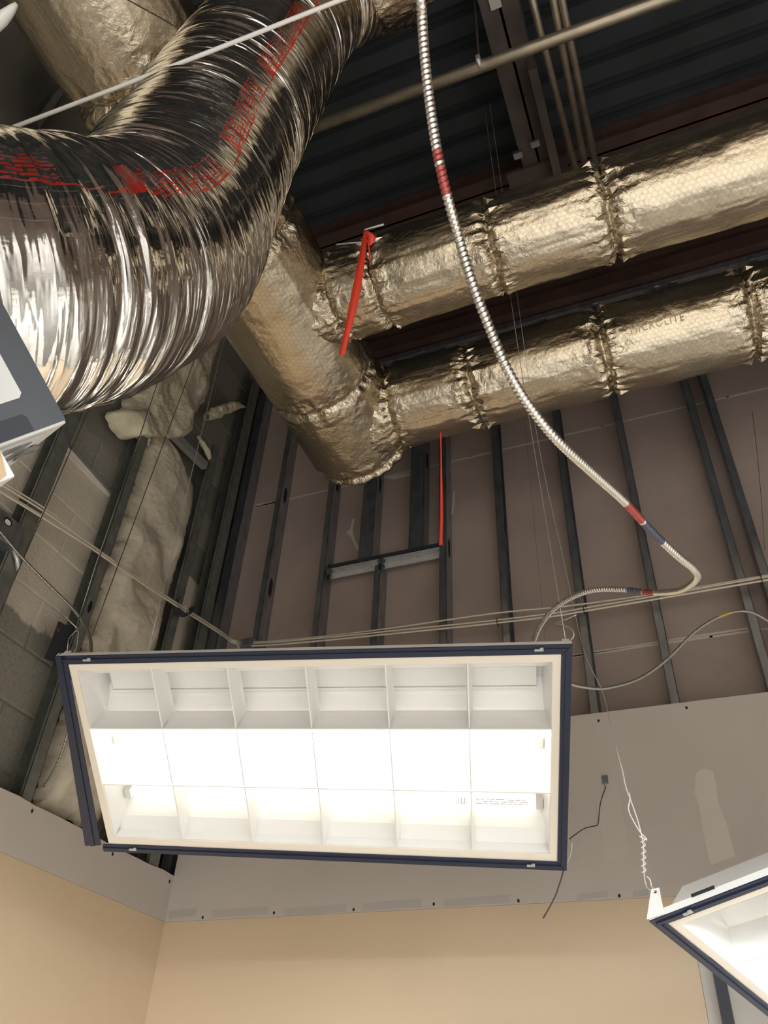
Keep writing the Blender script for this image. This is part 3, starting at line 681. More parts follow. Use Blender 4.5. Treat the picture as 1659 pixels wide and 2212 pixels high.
# ================================================================== CEILING LIGHT FIXTURES
def troffer(Q, n, label, lit, group=None, sep_left=False):
    """Q: frame corners near-left, near-right, far-right, far-left; n: up normal"""
    Q = np.asarray(Q, float); n = np.asarray(n, float)
    Wd = np.linalg.norm(Q[1] - Q[0]); Hd = np.linalg.norm(Q[3] - Q[0])
    def P(x, y, h):                                    # metres along the long side, across, up
        u, v = x / Wd, y / Hd
        return Q[0] * (1 - u) * (1 - v) + Q[1] * u * (1 - v) + Q[2] * u * v + Q[3] * (1 - u) * v + n * h
    root = tag(empty('troffer_light', tuple(Q.mean(0))), label, 'ceiling light', group)
    def bar(mb, x0, y0, x1, y1, h0, h1):
        mb.hexa([P(x0, y0, h0), P(x1, y0, h0), P(x1, y1, h0), P(x0, y1, h0), P(x0, y0, h1), P(x1, y0, h1), P(x1, y1, h1), P(x0, y1, h1)])
    fw = 0.0185
    # door frame, mitred
    for nm, pts in (('near', [(0, 0), (Wd, 0), (Wd - fw, fw), (fw, fw)]), ('right', [(Wd, 0), (Wd, Hd), (Wd - fw, Hd - fw), (Wd - fw, fw)]),
                    ('far', [(Wd, Hd), (0, Hd), (fw, Hd - fw), (Wd - fw, Hd - fw)]), ('left', [(0, Hd), (0, 0), (fw, fw), (fw, Hd - fw)])):
        mb = MB(); mb.hexa([P(x, y, 0.0) for x, y in pts] + [P(x, y, 0.007) for x, y in pts]); mb.build('door_frame', MT['cream'], root)
    # housing pan: tapered outside, open below
    hh_, ins = 0.118, 0.078
    mb = MB(); o = 0.004
    lo = [P(o, o, 0.007), P(Wd - o, o, 0.007), P(Wd - o, Hd - o, 0.007), P(o, Hd - o, 0.007)]
    mi = [P(o, o, 0.026), P(Wd - o, o, 0.026), P(Wd - o, Hd - o, 0.026), P(o, Hd - o, 0.026)]
    hi = [P(o, ins, hh_), P(Wd - o, ins, hh_), P(Wd - o, Hd - ins, hh_), P(o, Hd - ins, hh_)]
    mb.add(lo + mi + hi, [(0, 1, 5, 4), (1, 2, 6, 5), (2, 3, 7, 6), (3, 0, 4, 7), (4, 5, 9, 8), (5, 6, 10, 9), (6, 7, 11, 10), (7, 4, 8, 11), (8, 9, 10, 11)])
    pan = mb.build('housing', MT['enamel'], root); sol = pan.modifiers.new('sheet', 'SOLIDIFY'); sol.thickness = 0.0012
    # reflector: one trough per row of cells
    y0, y1 = fw, Hd - fw; rowh = (y1 - y0) / 3; x0, x1 = fw, Wd - fw; colw = (x1 - x0) / 6
    bh = 0.072
    mb = MB(); prof = []
    for k in range(3):
        ya = y0 + k * rowh
        l0, l1 = (0.027, 0.050) if k == 0 else (bh + 0.004, bh + 0.026)
        r0_, r1_ = (0.027, 0.050) if k == 2 else (bh + 0.004, bh + 0.026)
        prof += [(ya + 0.002, l0), (ya + 0.035, l1), (ya + 0.072, bh + 0.042), (ya + rowh - 0.072, bh + 0.042), (ya + rowh - 0.035, r1_), (ya + rowh - 0.002, r0_)]
    for (ya, ha), (yb, hb) in zip(prof[:-1], prof[1:]):
        mb.add([P(x0, ya, ha), P(x1, ya, ha), P(x1, yb, hb), P(x0, yb, hb)], [(0, 1, 2, 3)])
    rf = mb.build('reflector', MT['enamel'], root); rf.modifiers.new('sheet', 'SOLIDIFY').thickness = 0.0008
    # end plates and inner side skirts
    for xs_ in (x0, x1):
        mb = MB(); d_ = 0.004 if xs_ == x0 else -0.004
        mb.hexa([P(xs_, y0, 0.005), P(xs_ + d_ * 0.3, y0, 0.005), P(xs_ + d_ * 0.3, y1, 0.005), P(xs_, y1, 0.005), P(xs_, y0 + 0.058, 0.112), P(xs_ + d_ * 4, y0 + 0.058, 0.112), P(xs_ + d_ * 4, y1 - 0.058, 0.112), P(xs_, y1 - 0.058, 0.112)]); mb.build('end_plate', MT['blade'], root)
    for ys_ in (y0, y1):
        mb = MB(); d_ = 0.003 if ys_ == y0 else -0.003
        mb.hexa([P(x0, ys_, 0.005), P(x1, ys_, 0.005), P(x1, ys_ + d_ * 0.3, 0.005), P(x0, ys_ + d_ * 0.3, 0.005), P(x0, ys_, 0.030), P(x1, ys_, 0.030), P(x1, ys_ + d_ * 2, 0.030), P(x0, ys_ + d_ * 2, 0.030)]); mb.build('side_plate', MT['blade'], root)
    # louver blades: parabolic section, thin at the lower edge
    def blade(xa, ya, xb, yb, dirx, ka=1.0, kb=1.0):
        mb = MB(); sec = [(0.0016, 0.0025), (0.0022, 0.022), (0.0040, 0.048), (0.0075, bh)]
        def hs(h_, k_): return 0.0025 + (h_ - 0.0025) * k_
        ring = [(w_, h_) for w_, h_ in sec] + [(-w_, h_) for w_, h_ in reversed(sec)]
        def st(x, y, k_): return [P(x + (w_ if dirx else 0), y + (0 if dirx else w_), hs(h_, k_)) for w_, h_ in ring]
        stations = [(xa, ya, ka)]
        if ka < 1: stations.append((xa, ya + 0.055, 1.0))
        if kb < 1: stations.append((xb, yb - 0.055, 1.0))
        stations.append((xb, yb, kb))
        n_ = len(ring); vs = []; fs_ = []
        for q_ in stations: vs += st(*q_)
        for a_ in range(len(stations) - 1):
            fs_ += [(a_ * n_ + i, a_ * n_ + (i + 1) % n_, (a_ + 1) * n_ + (i + 1) % n_, (a_ + 1) * n_ + i) for i in range(n_)]
        fs_ += [tuple(range(n_)), tuple(range(len(vs) - n_, len(vs)))]
        mb.add(vs, fs_); mb.build('louver_blade', MT['blade'], root)
    for k in (1, 2): blade(x0, y0 + k * rowh, x1, y0 + k * rowh, False)
    for k in range(1, 6):
        for q in range(3):
            blade(x0 + k * colw, y0 + q * rowh + (0.004 if q else 0), x0 + k * colw, y0 + (q + 1) * rowh - (0.004 if q < 2 else 0), True, 0.42 if q == 0 else 1.0, 0.42 if q == 2 else 1.0)
    # lamps and lampholders
    for k in range(3):
        yc = y0 + (k + 0.5) * rowh; hc = bh + 0.020
        mb = MB()
        if lit[k] == 'tube_off':                       # empty row: flat lamp cover channel, two bent flanges
            bar(mb, x0 + 0.03, yc - 0.030, x1 - 0.03, yc + 0.026, bh + 0.026, bh + 0.030); bar(mb, x0 + 0.03, yc + 0.027, x1 - 0.03, yc + 0.031, bh + 0.020, bh + 0.030); lamp = tag(mb.build('lamp_cover', MT['enamel'], root), label='flat white cover over the unlit row'); continue
        mb.tube([P(x0 + 0.03, yc, hc), P(x1 - 0.03, yc, hc)], 0.0127, 14)
        lamp = mb.build('lamp_tube', MT[lit[k]], root, smooth=False)
        tag(lamp, label={'tube_on': 'lit lamp tube', 'tube_dim': 'dimmer lamp tube'}[lit[k]])
        for xa, xb in ((x0 + 0.012, x0 + 0.03), (x1 - 0.03, x1 - 0.012)):
            mb = MB(); bar(mb, xa, yc - 0.014, xb, yc + 0.014, bh + 0.002, bh + 0.044); mb.build('lampholder', MT['whiteplastic'], lamp)
        if lit[k] == 'tube_dim':                       # printed label near the right end: bars and rows of tiny type
            for i in range(7):
                mb = MB(); xa = x1 - 0.235 + i * 0.0042; bar(mb, xa, yc - 0.010, xa + 0.0018, yc + 0.008, hc - 0.0138, hc - 0.0128); mb.build('label_bar', MT['inkpale'], lamp)
            for rrow in range(3):
                xa = x1 - 0.185
                while xa < x1 - 0.055:
                    lw_ = random.uniform(0.008, 0.026); mb = MB()
                    bar(mb, xa, yc - 0.008 + rrow * 0.006, min(xa + lw_, x1 - 0.05), yc - 0.0062 + rrow * 0.006, hc - 0.0136, hc - 0.0128); mb.build('label_line', MT['inkpale'], lamp); xa += lw_ + 0.003
    # black grid tees still clipped round the fixture
    tw = 0.0245
    def tee(a, b, c, d):
        mb = MB(); e = [a, b, c, d]
        mb.hexa([P(x, y, -0.0035) for x, y in e] + [P(x, y, -0.0005) for x, y in e])
        m_ = lambda p, q, t_: (p[0] * (1 - t_) + q[0] * t_, p[1] * (1 - t_) + q[1] * t_)
        g1, g2, g3, g4 = m_(a, d, 0.38), m_(b, c, 0.38), m_(b, c, 0.62), m_(a, d, 0.62)
        mb.hexa([P(*p, -0.0065) for p in (g1, g2, g3, g4)] + [P(*p, -0.003) for p in (g1, g2, g3, g4)])
        t_ = mb.build('grid_tee', MT['tee'], root)
        mb = MB(); g1, g2, g3, g4 = m_(a, d, 0.02), m_(b, c, 0.02), m_(b, c, 0.10), m_(a, d, 0.10)
        mb.hexa([P(*p, -0.0005) for p in (g1, g2, g3, g4)] + [P(*p, 0.014) for p in (g1, g2, g3, g4)])
        tag(mb.build('tee_web', MT['enamel'], t_), label='white web of the black tee')
    g_ = 0.0012
    if sep_left:
        tee((-tw - 0.004, -tw), (-0.028 - tw - 0.016, Hd + 0.008), (-0.028 + 0.006, Hd + 0.004), (-g_, -tw))
        tee((-0.018, Hd + tw), (Wd + tw, Hd + tw), (Wd, Hd + g_), (-0.016, Hd + g_))
    else:
        tee((-tw, -tw), (-tw, Hd + tw), (-g_, Hd), (-g_, 0))
        tee((-tw, Hd + tw), (Wd + tw, Hd + tw), (Wd, Hd + g_), (0, Hd + g_))
    tee((-tw if not sep_left else -0.022, -tw), (Wd + tw, -tw), (Wd, -g_), (0, -g_))
    tee((Wd + tw, -tw + 0.001), (Wd + tw, Hd + tw - 0.001), (Wd + g_, Hd), (Wd + g_, 0))
    for xa, ya in ((0.045, -0.015), (Wd - 0.06, -0.015), (Wd - 0.075, Hd + 0.010), (0.06, Hd + 0.010)):
        mb = MB(); bar(mb, xa, ya - 0.002, xa + 0.020, ya + 0.003, -0.009, -0.0062); bar(mb, xa + 0.012, ya - 0.005, xa + 0.020, ya + 0.002, -0.0085, -0.006); mb.build('tee_clip', MT['galv'], root)
    for xa, ya in ((-0.012, -tw * 0.8), (Wd + 0.012, -tw * 0.8)):      # hanger tabs at the near corners
        mb = MB(); bar(mb, xa - 0.008, ya - 0.001, xa + 0.008, ya + 0.001, 0.0, 0.032); mb.build('hanger_tab', MT['enamel'], root)
    return root, P, Wd, Hd
Q1 = np.array([at(148, 1435, 1.9918), at(1212, 1413, 1.8246), at(1203, 1860, 2.0077), at(235, 1822, 2.1615)])
N1 = np.array([-0.1192, 0.5171, 0.8476])
t1, P1, W1, H1 = troffer(Q1, N1, 'large tilted white louvered light fixture hanging in the middle in black grid tees', ('tube_off', 'tube_on', 'tube_dim'), None, True)
# second fixture, lower right
c2 = at(1402, 1988, 1.84 / np.linalg.norm(ray(1402, 1988)))
d1 = np.array([0.893, -0.405, 0.168]); d1 /= np.linalg.norm(d1)
d2 = np.array([0.443, 0.858, -0.280]); d2 -= d1 * (d1 @ d2); d2 /= np.linalg.norm(d2); n2 = np.cross(d1, d2)
q0 = c2 + 0.0245 * (d1 + d2)
Q2 = np.array([q0, q0 + d1 * 1.19, q0 + d1 * 1.19 + d2 * 0.565, q0 + d2 * 0.565])
t2, P2, W2, H2 = troffer(Q2, n2, 'white louvered light fixture cut off by the lower right corner of the photo', ('tube_off', 'tube_on', 'tube_dim'))
# corner bracket with a wire hole on the second fixture
mb = MB(); mb.hexa([P2(-0.026, -0.030, 0.0), P2(0.012, -0.026, 0.0), P2(0.012, -0.0248, 0.0), P2(-0.026, -0.0288, 0.0), P2(-0.014, -0.030, 0.034), P2(0.010, -0.026, 0.034), P2(0.010, -0.0248, 0.034), P2(-0.014, -0.0288, 0.034)])
mb.hexa([P2(-0.014, -0.030, 0.034), P2(0.010, -0.026, 0.034), P2(0.010, -0.0248, 0.034), P2(-0.014, -0.0288, 0.034), P2(-0.006, -0.030, 0.056), P2(0.010, -0.026, 0.056), P2(0.010, -0.0248, 0.056), P2(-0.006, -0.0288, 0.056)])
br = mb.build('hanger_bracket', MT['enamel'], t2)
mb = MB(); mb.prism([P2(0.003 + 0.003 * math.cos(t), -0.0305, 0.047 + 0.003 * math.sin(t)) for t in np.linspace(0, 2 * math.pi, 11)[:-1]], d2 * -0.0006); mb.build('bracket_hole', MT['blackslot'], br)
mb = MB(); mb.hexa([P2(0.075, -0.0265, 0.012), P2(0.125, -0.0265, 0.012), P2(0.125, -0.0245, 0.012), P2(0.075, -0.0245, 0.012), P2(0.075, -0.0265, 0.018), P2(0.125, -0.0265, 0.018), P2(0.125, -0.0245, 0.018), P2(0.075, -0.0245, 0.018)])
mb.build('tee_slot', MT['blackslot'], t2)

# ================================================================== CABLES
def armored(name, label, pts, r0, pitch, m, bands=()):
    path, s = spline(pts, pitch / 6.0); T, A, B = frames(path)
    nt = 10; th = np.linspace(0, 2 * np.pi, nt, endpoint=False)
    S, TH = np.meshgrid(s, th, indexing='ij')
    r = r0 * (0.76 + 0.34 * np.abs(np.sin(np.pi * S / pitch - TH * 0.5)) ** 0.7)
    V = path[:, None] + r[..., None] * (np.cos(TH)[..., None] * A[:, None] + np.sin(TH)[..., None] * B[:, None])
    root = tag(empty(name, tuple(path[0])), label, 'cable')
    pr = proj(path); cuts = []
    for (ax, ay, bx, by, bm_, bn) in bands:
        i = int(np.argmin(np.hypot(pr[:, 0] - ax, pr[:, 1] - ay))); j = int(np.argmin(np.hypot(pr[:, 0] - bx, pr[:, 1] - by))); cuts.append((min(i, j), max(i, j), bm_, bn))
    cuts.sort(); k = 0; segs = []
    for i, j, bm_, bn in cuts:
        if i > k: segs.append((k, i, m, 'armor'))
        segs.append((i, j, bm_, bn)); k = j
    segs.append((k, len(path) - 1, m, 'armor'))
    for i, j, mm, nn in segs:
        if j - i < 2: continue
        o = grid_mesh(nn, V[i:j + 1], mm, root)
        if 'band' in nn: o['label'] = nn.replace('_', ' ') + ' on the bare metal cable'
    return root
main = [(910, -60, 0.98), (912, 40, 0.98), (920, 150, 0.98), (938, 290, 0.98), (960, 400, 0.98), (990, 510, 1.0), (1020, 610, 1.0), (1058, 710, 1.0), (1102, 810, 1.0), (1145, 880, 1.02), (1205, 953, 1.05), (1280, 1022, 1.12),
        (1350, 1085, 1.2), (1410, 1150, 1.28), (1465, 1202, 1.33), (1497, 1228, 1.38), (1505, 1250, 1.46), (1470, 1275, 1.56), (1405, 1280, 1.68), (1340, 1273, 1.75), (1270, 1277, 1.82), (1205, 1308, 1.90), (1168, 1350, 1.96), (1150, 1392, 2.0)]
armored('armored_cable', 'thick bare metal armored cable with red bands looping down to the middle light fixture', [at(910, -60, 0.98) + np.array(v) for v in ((0.25, -0.55, 1.95), (0.10, -0.22, 1.0), (0.03, -0.07, 0.35))] + [at(*p) for p in main], 0.0061, 0.0066, MT['armor'],
        [(944, 328, 950, 352, MT['armorred'], 'red_band'), (952, 362, 968, 420, MT['armorred'], 'red_band'), (1352, 1088, 1386, 1124, MT['armorred'], 'red_band'), (1388, 1127, 1430, 1170, MT['armorblue'], 'slate_band'),
         (1357, 1275, 1388, 1279, MT['armorblue'], 'slate_band'), (1390, 1279, 1415, 1280, MT['armorred'], 'red_band')])
c2p = [(1228, 1476, 2.0), (1262, 1484, 2.1), (1310, 1486, 2.2), (1380, 1466, 2.3), (1440, 1425, 2.36), (1500, 1366, 2.42), (1555, 1332, 2.46), (1605, 1320, 2.5), (1650, 1336, 2.52), (1720, 1390, 2.56), (1790, 1470, 2.62), (1840, 1560, 2.70)]
armored('armored_cable', 'thin armored cable arching right from the side of the middle fixture before the brown wall', [at(*p) for p in c2p], 0.0044, 0.0056, MT['armordark'], [(1552, 1333, 1580, 1325, MT['armoryel'], 'yellow_band')])
c3p = [(-60, 1075, 2.35), (0, 1148, 2.32), (50, 1207, 2.3), (110, 1268, 2.28), (155, 1312, 2.25), (183, 1350, 2.2), (195, 1380, 2.12), (197, 1412, 2.02)]
armored('armored_cable', 'thin armored cable curving down at left to the fixture top left corner', [at(*p) for p in c3p], 0.0043, 0.0052, MT['armordark'])
c4p = [on_x(a, b, XS - 0.005) for a, b in ((150, 1560), (142, 1600), (128, 1640), (112, 1672), (95, 1700))]
armored('armored_cable', 'short armored cable against the pale insulation left of the middle fixture', c4p, 0.0045, 0.0055, MT['armor'])

def wire(name, label, pts, r, m, cat='wire', group=None, smooth=True, step=0.03, n=6):
    path, s = spline(pts, step); mb = MB(); mb.tube(path, r, n)
    o = mb.build(name, m, None, origin=path[0], smooth=True); return tag(o, label, cat, group)
# cream data cables: along the left wall, round the corner, along the back wall
YC = D - 0.03
lw = [(-60, 1018), (0, 1058), (100, 1120), (200, 1187), (300, 1256), (395, 1318), (430, 1340), (480, 1372), (522, 1394)]
bw = [(522, 1394), (560, 1394), (700, 1383), (850, 1368), (1000, 1353), (1100, 1342), (1200, 1330), (1260, 1320), (1450, 1288), (1659, 1252), (1800, 1228)]
offs = [(0, 0, 0), (0.012, 0.0, 0.010), (0.004, 0, 0.020), (0.016, 0, -0.008)]
lbls = ['lower cream data cable of the bundle along the back wall', 'second cream data cable in the bundle above the middle fixture', 'upper cream data cable splitting from the bundle over the fixture', 'front cream data cable of the bundle slung on the left hook']
for k, (ox, oy, oz) in enumerate(offs):
    pts = [on_x(a, b, XL + 0.035) + np.array([ox * 0.6, 0, oz * (1.6 if i < 3 else 0.7)]) for i, (a, b) in enumerate(lw[:-1])]
    c = on_x(505, 1388, XL + 0.05) ; pts.append(c + np.array([0.0, 0, oz * 0.6]))
    for i, (a, b) in enumerate(bw[1:]):
        spread = (1.0 if k != 2 else 1 + 1.6 * math.exp(-((a - 1080) / 220.0) ** 2))
        pts.append(on_y(a, b, YC) + np.array([0, -ox * 0.6, oz * spread * 0.9]))
    pts.append(pts[-1] + np.array([2.0, 0, 0.02])); pts.append(pts[-1] + np.array([XR - 0.02 - pts[-1][0], 0, -0.02]))
    wire('data_cable', lbls[k], pts, 0.0041, MT['datacable'], 'cable', 'cream data cables', step=0.04)
# hooks the bundle hangs on
def hook(name, label, c, ux, R):
    t = np.linspace(math.radians(-215), math.radians(20), 22); ux = np.asarray(ux, float)
    path = np.array([c + ux * R * math.cos(a) + np.array([0, 0, R * math.sin(a)]) for a in t]); mb = MB()
    wdt = np.cross(ux, (0, 0, 1)) * 0.02
    for i in range(len(path) - 1):
        rad0 = (path[i] - c) * 0.12; rad1 = (path[i + 1] - c) * 0.12
        mb.hexa([path[i] - wdt, path[i + 1] - wdt, path[i + 1] + rad1 - wdt, path[i] + rad0 - wdt, path[i] + wdt, path[i + 1] + wdt, path[i + 1] + rad1 + wdt, path[i] + rad0 + wdt])
    o = mb.build(name, MT['blackplastic'], None, origin=c); tag(o, label, 'hook')
    return o
hc_ = on_x(396, 1312, XL + 0.04); hk = hook('cable_hook', 'black curved hook holding the cream cables on the left wall', hc_ + np.array([0, 0, 0.006]), (0.35, 0.94, 0), 0.042)
mb = MB(); mb.tube(np.array([hc_ + np.array([0.012 * math.cos(a), 0.004, 0.024 * math.sin(a) - 0.012]) for a in np.linspace(0, 2 * math.pi, 14)]), 0.0018, 5); z_ = mb.build('cable_tie', MT['whiteplastic'], hk)
hc2 = on_y(537, 1391, D - 0.02); mb = MB(); mb.obox(hc2 + (-0.030, -0.02, -0.022), (0.06, 0, 0), (0, 0.05, 0), (0, 0, 0.045)); hk2 = tag(mb.build('cable_bracket', MT['stud'], None, origin=hc2, bevel=0.004), 'dark bracket in the wall corner carrying the cream cables', 'bracket')
for dx in (-0.038, -0.046):
    mb = MB(); mb.tube(np.array([hc2 + np.array([dx, -0.012 + 0.02 * math.cos(a), 0.022 * math.sin(a) - 0.004]) for a in np.linspace(0, 2 * math.pi, 12)]), 0.002, 5); mb.build('cable_tie', MT['wirelight'], hk2)
for a, b, nm in ((1075, 1347, 'over the right half of the fixture'), (1262, 1322, 'just right of the fixture corner'), (1645, 1256, 'at the right edge of the photo')):
    c = on_y(a, b, YC); mb = MB(); mb.tube(np.array([c + np.array([0.001, 0.014 * math.cos(t) - 0.004, 0.020 * math.sin(t) + 0.004]) for t in np.linspace(0, 2 * math.pi, 12)]), 0.0016, 5)
    tag(mb.build('cable_tie', MT['blackplastic'], None, origin=c, smooth=True), 'small dark cable tie round the cream cables ' + nm, 'cable tie')

# hanger wires
top = on_z(1046, 228, DECK - 0.14)
cTR = P1(W1 + 0.012, -0.02, 0.03); cTL = P1(-0.012, -0.02, 0.03)
wire('hanger_wire', 'hanger wire rising from the right corner of the middle fixture', [cTR, cTR * 0.6 + top * 0.4 + np.array([-0.01, 0, 0]), top], 0.0010, MT['wirelight'], step=0.2)
tl = on_x(420, 600, XL + 0.35)
tl1 = cTL + np.array([0.0, 0.0, DECK - 0.05 - cTL[2]]); wire('hanger_wire', 'dark hanger wire rising from the left corner of the middle fixture', [cTL, (cTL + tl1) / 2, tl1], 0.0013, MT['wiredark'], step=0.2)
p = at(199, 1372, 2.2); q = at(393, 850, 2.75); wire('hanger_wire', 'dark wire slanting across the insulation above the fixture left corner', [p, (p + q) / 2, q, p + (q - p) * ((DECK - 0.02 - p[2]) / (q[2] - p[2]))], 0.0014, MT['wiredark'], step=0.2)
p = at(321, 1403, 2.6); q = at(456, 850, 3.3); wire('hanger_wire', 'pale wire crossing the right edge of the insulation batt', [p, (p + q) / 2, q, p + (q - p) * ((DECK - 0.02 - p[2]) / (q[2] - p[2]))], 0.0013, MT['wirelight'], step=0.2)
p = at(2, 1318, 2.3); q = at(155, 968, 2.62); wire('hanger_wire', 'dark wire in front of the left steel stud by the cartons', [p, (p + q) / 2, q, p + (q - p) * ((DECK - 0.02 - p[2]) / (q[2] - p[2]))], 0.0016, MT['wiredark'], step=0.2)
p = at(205, 1225, 2.55); q = at(318, 900, 2.9); wire('hanger_wire', 'thin grey wire in front of the second steel stud from the left', [at(168, 1345, 2.45), p, (p + q) / 2, q, p + (q - p) * ((DECK - 0.02 - p[2]) / (q[2] - p[2]))], 0.0012, MT['wirelight'], step=0.2)
for (a, b, dd) in ((1625, 890, 2.85),):
    p = at(a + 28, 1500, 2.5); q = at(a, 890, 2.95); wire('hanger_wire', 'dark thread like wire near the right edge before the brown wall', [at(1652, 1190, 2.7), at(1640, 1020, 2.8), q], 0.0010, MT['wiredark'], step=0.2)
# curled tails at the corners
wire('wire_tail', 'curled wire tail at the right corner of the middle fixture', [P1(W1 + 0.02, -0.02, 0.02), at(1240, 1372, 1.83), at(1233, 1358, 1.84), at(1215, 1350, 1.86), at(1199, 1347, 1.88), at(1218, 1340, 1.86), at(1245, 1328, 1.84)], 0.0013, MT['wirelight'], step=0.006)
wire('wire_tail', 'looped wire tail at the left corner of the middle fixture', [P1(-0.012, -0.02, 0.02), at(146, 1398, 1.96), at(150, 1378, 1.98), at(168, 1362, 2.0), at(166, 1395, 1.98), at(160, 1408, 1.96)], 0.0011, MT['wirelight'], step=0.006)
wire('wire_tail', 'straight wire tail left above the middle fixture', [at(168, 1358, 2.0), at(150, 1341, 2.0), at(131, 1322, 2.02)], 0.0013, MT['wirelight'], step=0.02)
# second fixture: twisted white wire
bp_ = P2(0.003, -0.031, 0.047)
w2 = [bp_, at(1397, 1915, 1.72), at(1391, 1880, 1.72), at(1390, 1830, 1.73), at(1386, 1805, 1.73), at(1377, 1770, 1.74), at(1363, 1730, 1.76), at(1352, 1700, 1.78), at(1346, 1670, 1.8), at(1333, 1620, 1.85), at(1318, 1560, 1.9), at(1300, 1490, 1.98), at(1260, 1400, 2.05), at(1215, 1200, 2.3), at(1175, 1020, 2.55), at(1152, 890, 2.75), at(1120, 660, 3.0), top + np.array([0.03, 0, 0])]
wire('hanger_wire', 'long white wire rising from the lower right fixture bracket', w2[:10], 0.0013, MT['whitewire'], step=0.012)
w2u = wire('upper_strand', None, w2[9:], 0.0009, MT['galv'], None, step=0.02); w2o = [o_ for o_ in COL.objects if o_.name.startswith('hanger_wire') and 'long white wire' in o_.get('label', '')][0]; w2u.parent = w2o; w2u.location = w2u.location - w2o.location
base, bs = spline(w2[:9], 0.0008); Tt, At, Bt = frames(base)
ph = bs / 0.0125 * 2 * np.pi; tw_ = base + 0.0042 * (np.cos(ph)[:, None] * At + np.sin(ph)[:, None] * Bt)
pr = proj(base); keep = (pr[:, 1] < 1885) & (pr[:, 1] > 1805)
tw_ = tw_[keep]
wire('wire_twist', 'white wire end coiled round the wire of the lower right fixture', [at(1399, 1918, 1.715), at(1408, 1902, 1.715), at(1402, 1890, 1.718)] [0:0] + list(tw_[::2]) + [at(1398, 1815, 1.725), at(1393, 1808, 1.728), at(1385, 1800, 1.73), at(1372, 1780, 1.735), at(1358, 1750, 1.75), at(1361, 1725, 1.76), at(1359, 1712, 1.765)], 0.0014, MT['whitewire'], step=0.003)
wire('wire_loop', 'white wire loop through the bracket of the lower right fixture', [bp_, at(1408, 1915, 1.70), at(1404, 1900, 1.71), at(1397, 1893, 1.715)], 0.0015, MT['whitewire'], step=0.004)
# wire clip on the grey drywall and its bent wire
cc = on_y(1307, 1685, D); mb = MB(); mb.box(cc - (0.011, 0.006, 0.015), cc + (0.011, 0, 0.015)); cl = tag(mb.build('wire_clip', MT['stud'], None, origin=cc, bevel=0.001), 'small grey metal clip on the bare drywall right of the middle fixture', 'clip')
mb = MB(); mb.tube([cc + np.array([0, -0.006, -0.014]), cc + np.array([0, -0.008, -0.03])], 0.004, 8); mb.build('wire_knot', MT['wirelight'], cl)
wire('bent_wire', 'dark bent wire running from the wall clip to behind the middle fixture', [cc + np.array([0, -0.008, -0.03]), on_y(1297, 1735, D - 0.03), on_y(1292, 1778, D - 0.05), on_y(1285, 1784, D - 0.06), on_y(1262, 1790, D - 0.1), on_y(1230, 1812, D - 0.2)], 0.0017, MT['wiredark'], step=0.01)
ctail = P1(W1 + 0.018, H1 + 0.02, -0.002)
wire('dangling_wire', 'straight dark wire dangling below the right corner of the middle fixture', [ctail, at(1200, 1935, 2.0), at(1173, 1984, 1.98)], 0.0017, MT['wiredark'], step=0.03)
wire('wire_loop', 'pale wire loop at the lower right corner of the middle fixture', [ctail, at(1233, 1845, 2.0), at(1235, 1822, 2.0), at(1231, 1812, 2.02)], 0.0012, MT['wirelight'], step=0.01)

# white rod under the flexible duct, wire beside it, rod end at the far left
zr = EYE + 1.78
wire('white_rod', 'slim straight white rod crossing in front of the flexible duct at the top', [on_z(20, 278, zr), on_z(400, 133, zr), on_z(760, -10, zr), on_z(760, -10, zr) + (on_z(760, -10, zr) - on_z(400, 133, zr)) * 5], 0.0046, MT['whiteplastic'], 'rod', step=0.3, n=10)
wire('support_wire', 'dark thin wire slanting across the main duct at the top left', [at(240, -20, 2.0), at(350, 40, 1.98), at(466, 112, 1.95)], 0.0016, MT['wiredark'], step=0.2)
rp, _ = spline([at(-80, 105, 1.5), at(-20, 62, 1.5), at(15, 30, 1.5), at(36, 8, 1.5)], 0.01)
mb = MB(); mb.tube(rp, 0.013 * np.r_[np.ones(len(rp) - 4), 0.9, 0.75, 0.55, 0.3], 10); tag(mb.build('pale_cable', MT['whiteplastic'], None, origin=rp[0], smooth=True), 'rounded pale cable end poking in at the top left corner', 'cable')

# pipes
def pipe(name, label, a, b, r, m, cat, group=None, couplings=()):
    a, b = np.asarray(a), np.asarray(b); mb = MB(); mb.tube([a, b], r, 18); o = mb.build(name, m, None, origin=a, smooth=True); tag(o, label, cat, group)
    for t in couplings:
        c = a * (1 - t) + b * t; d = (b - a) / np.linalg.norm(b - a); mb = MB(); mb.tube([c - d * 0.02, c + d * 0.02], r * 1.18, 18); mb.build('coupling', MT['wirelight'], o, smooth=True)
    return o
zp = EYE + 3.55
a = on_z(690, 272, zp); b = on_z(1430, 0, zp); dl = b - a
pp = pipe('sprinkler_pipe', 'long dull steel pipe running under the dark deck to the upper right', a - dl * 0.6, b + dl * 1.2, 0.026, MT['pipe'], 'pipe')
cpl = on_z(1035, 135, zp); mb = MB(); mb.tube([cpl - dl * 0.006, cpl + dl * 0.006], 0.031, 14); mb.build('pipe_clamp', MT['wirelight'], pp, smooth=True)
mb = MB(); mb.tube([cpl, np.array([cpl[0], cpl[1], DECK])], 0.005, 6); mb.build('hanger_rod', MT['brownsteel'], pp)
zq = EYE + 3.90
for (xa, ya, xb, yb, nm) in ((1150, 0, 1240, 355, 'leftmost'), (1195, 0, 1262, 350, 'middle'), (1214, 0, 1284, 346, 'rightmost')):
    a = on_z(xa, ya, zq); b = on_z(xb, yb, zq); d_ = b - a
    pipe('conduit', 'bare steel conduit, %s of the three passing above the long pipe' % nm, a - d_ * 1.0, b + d_ * 0.35, 0.0165, MT['pipe'], 'pipe', 'three parallel conduits')

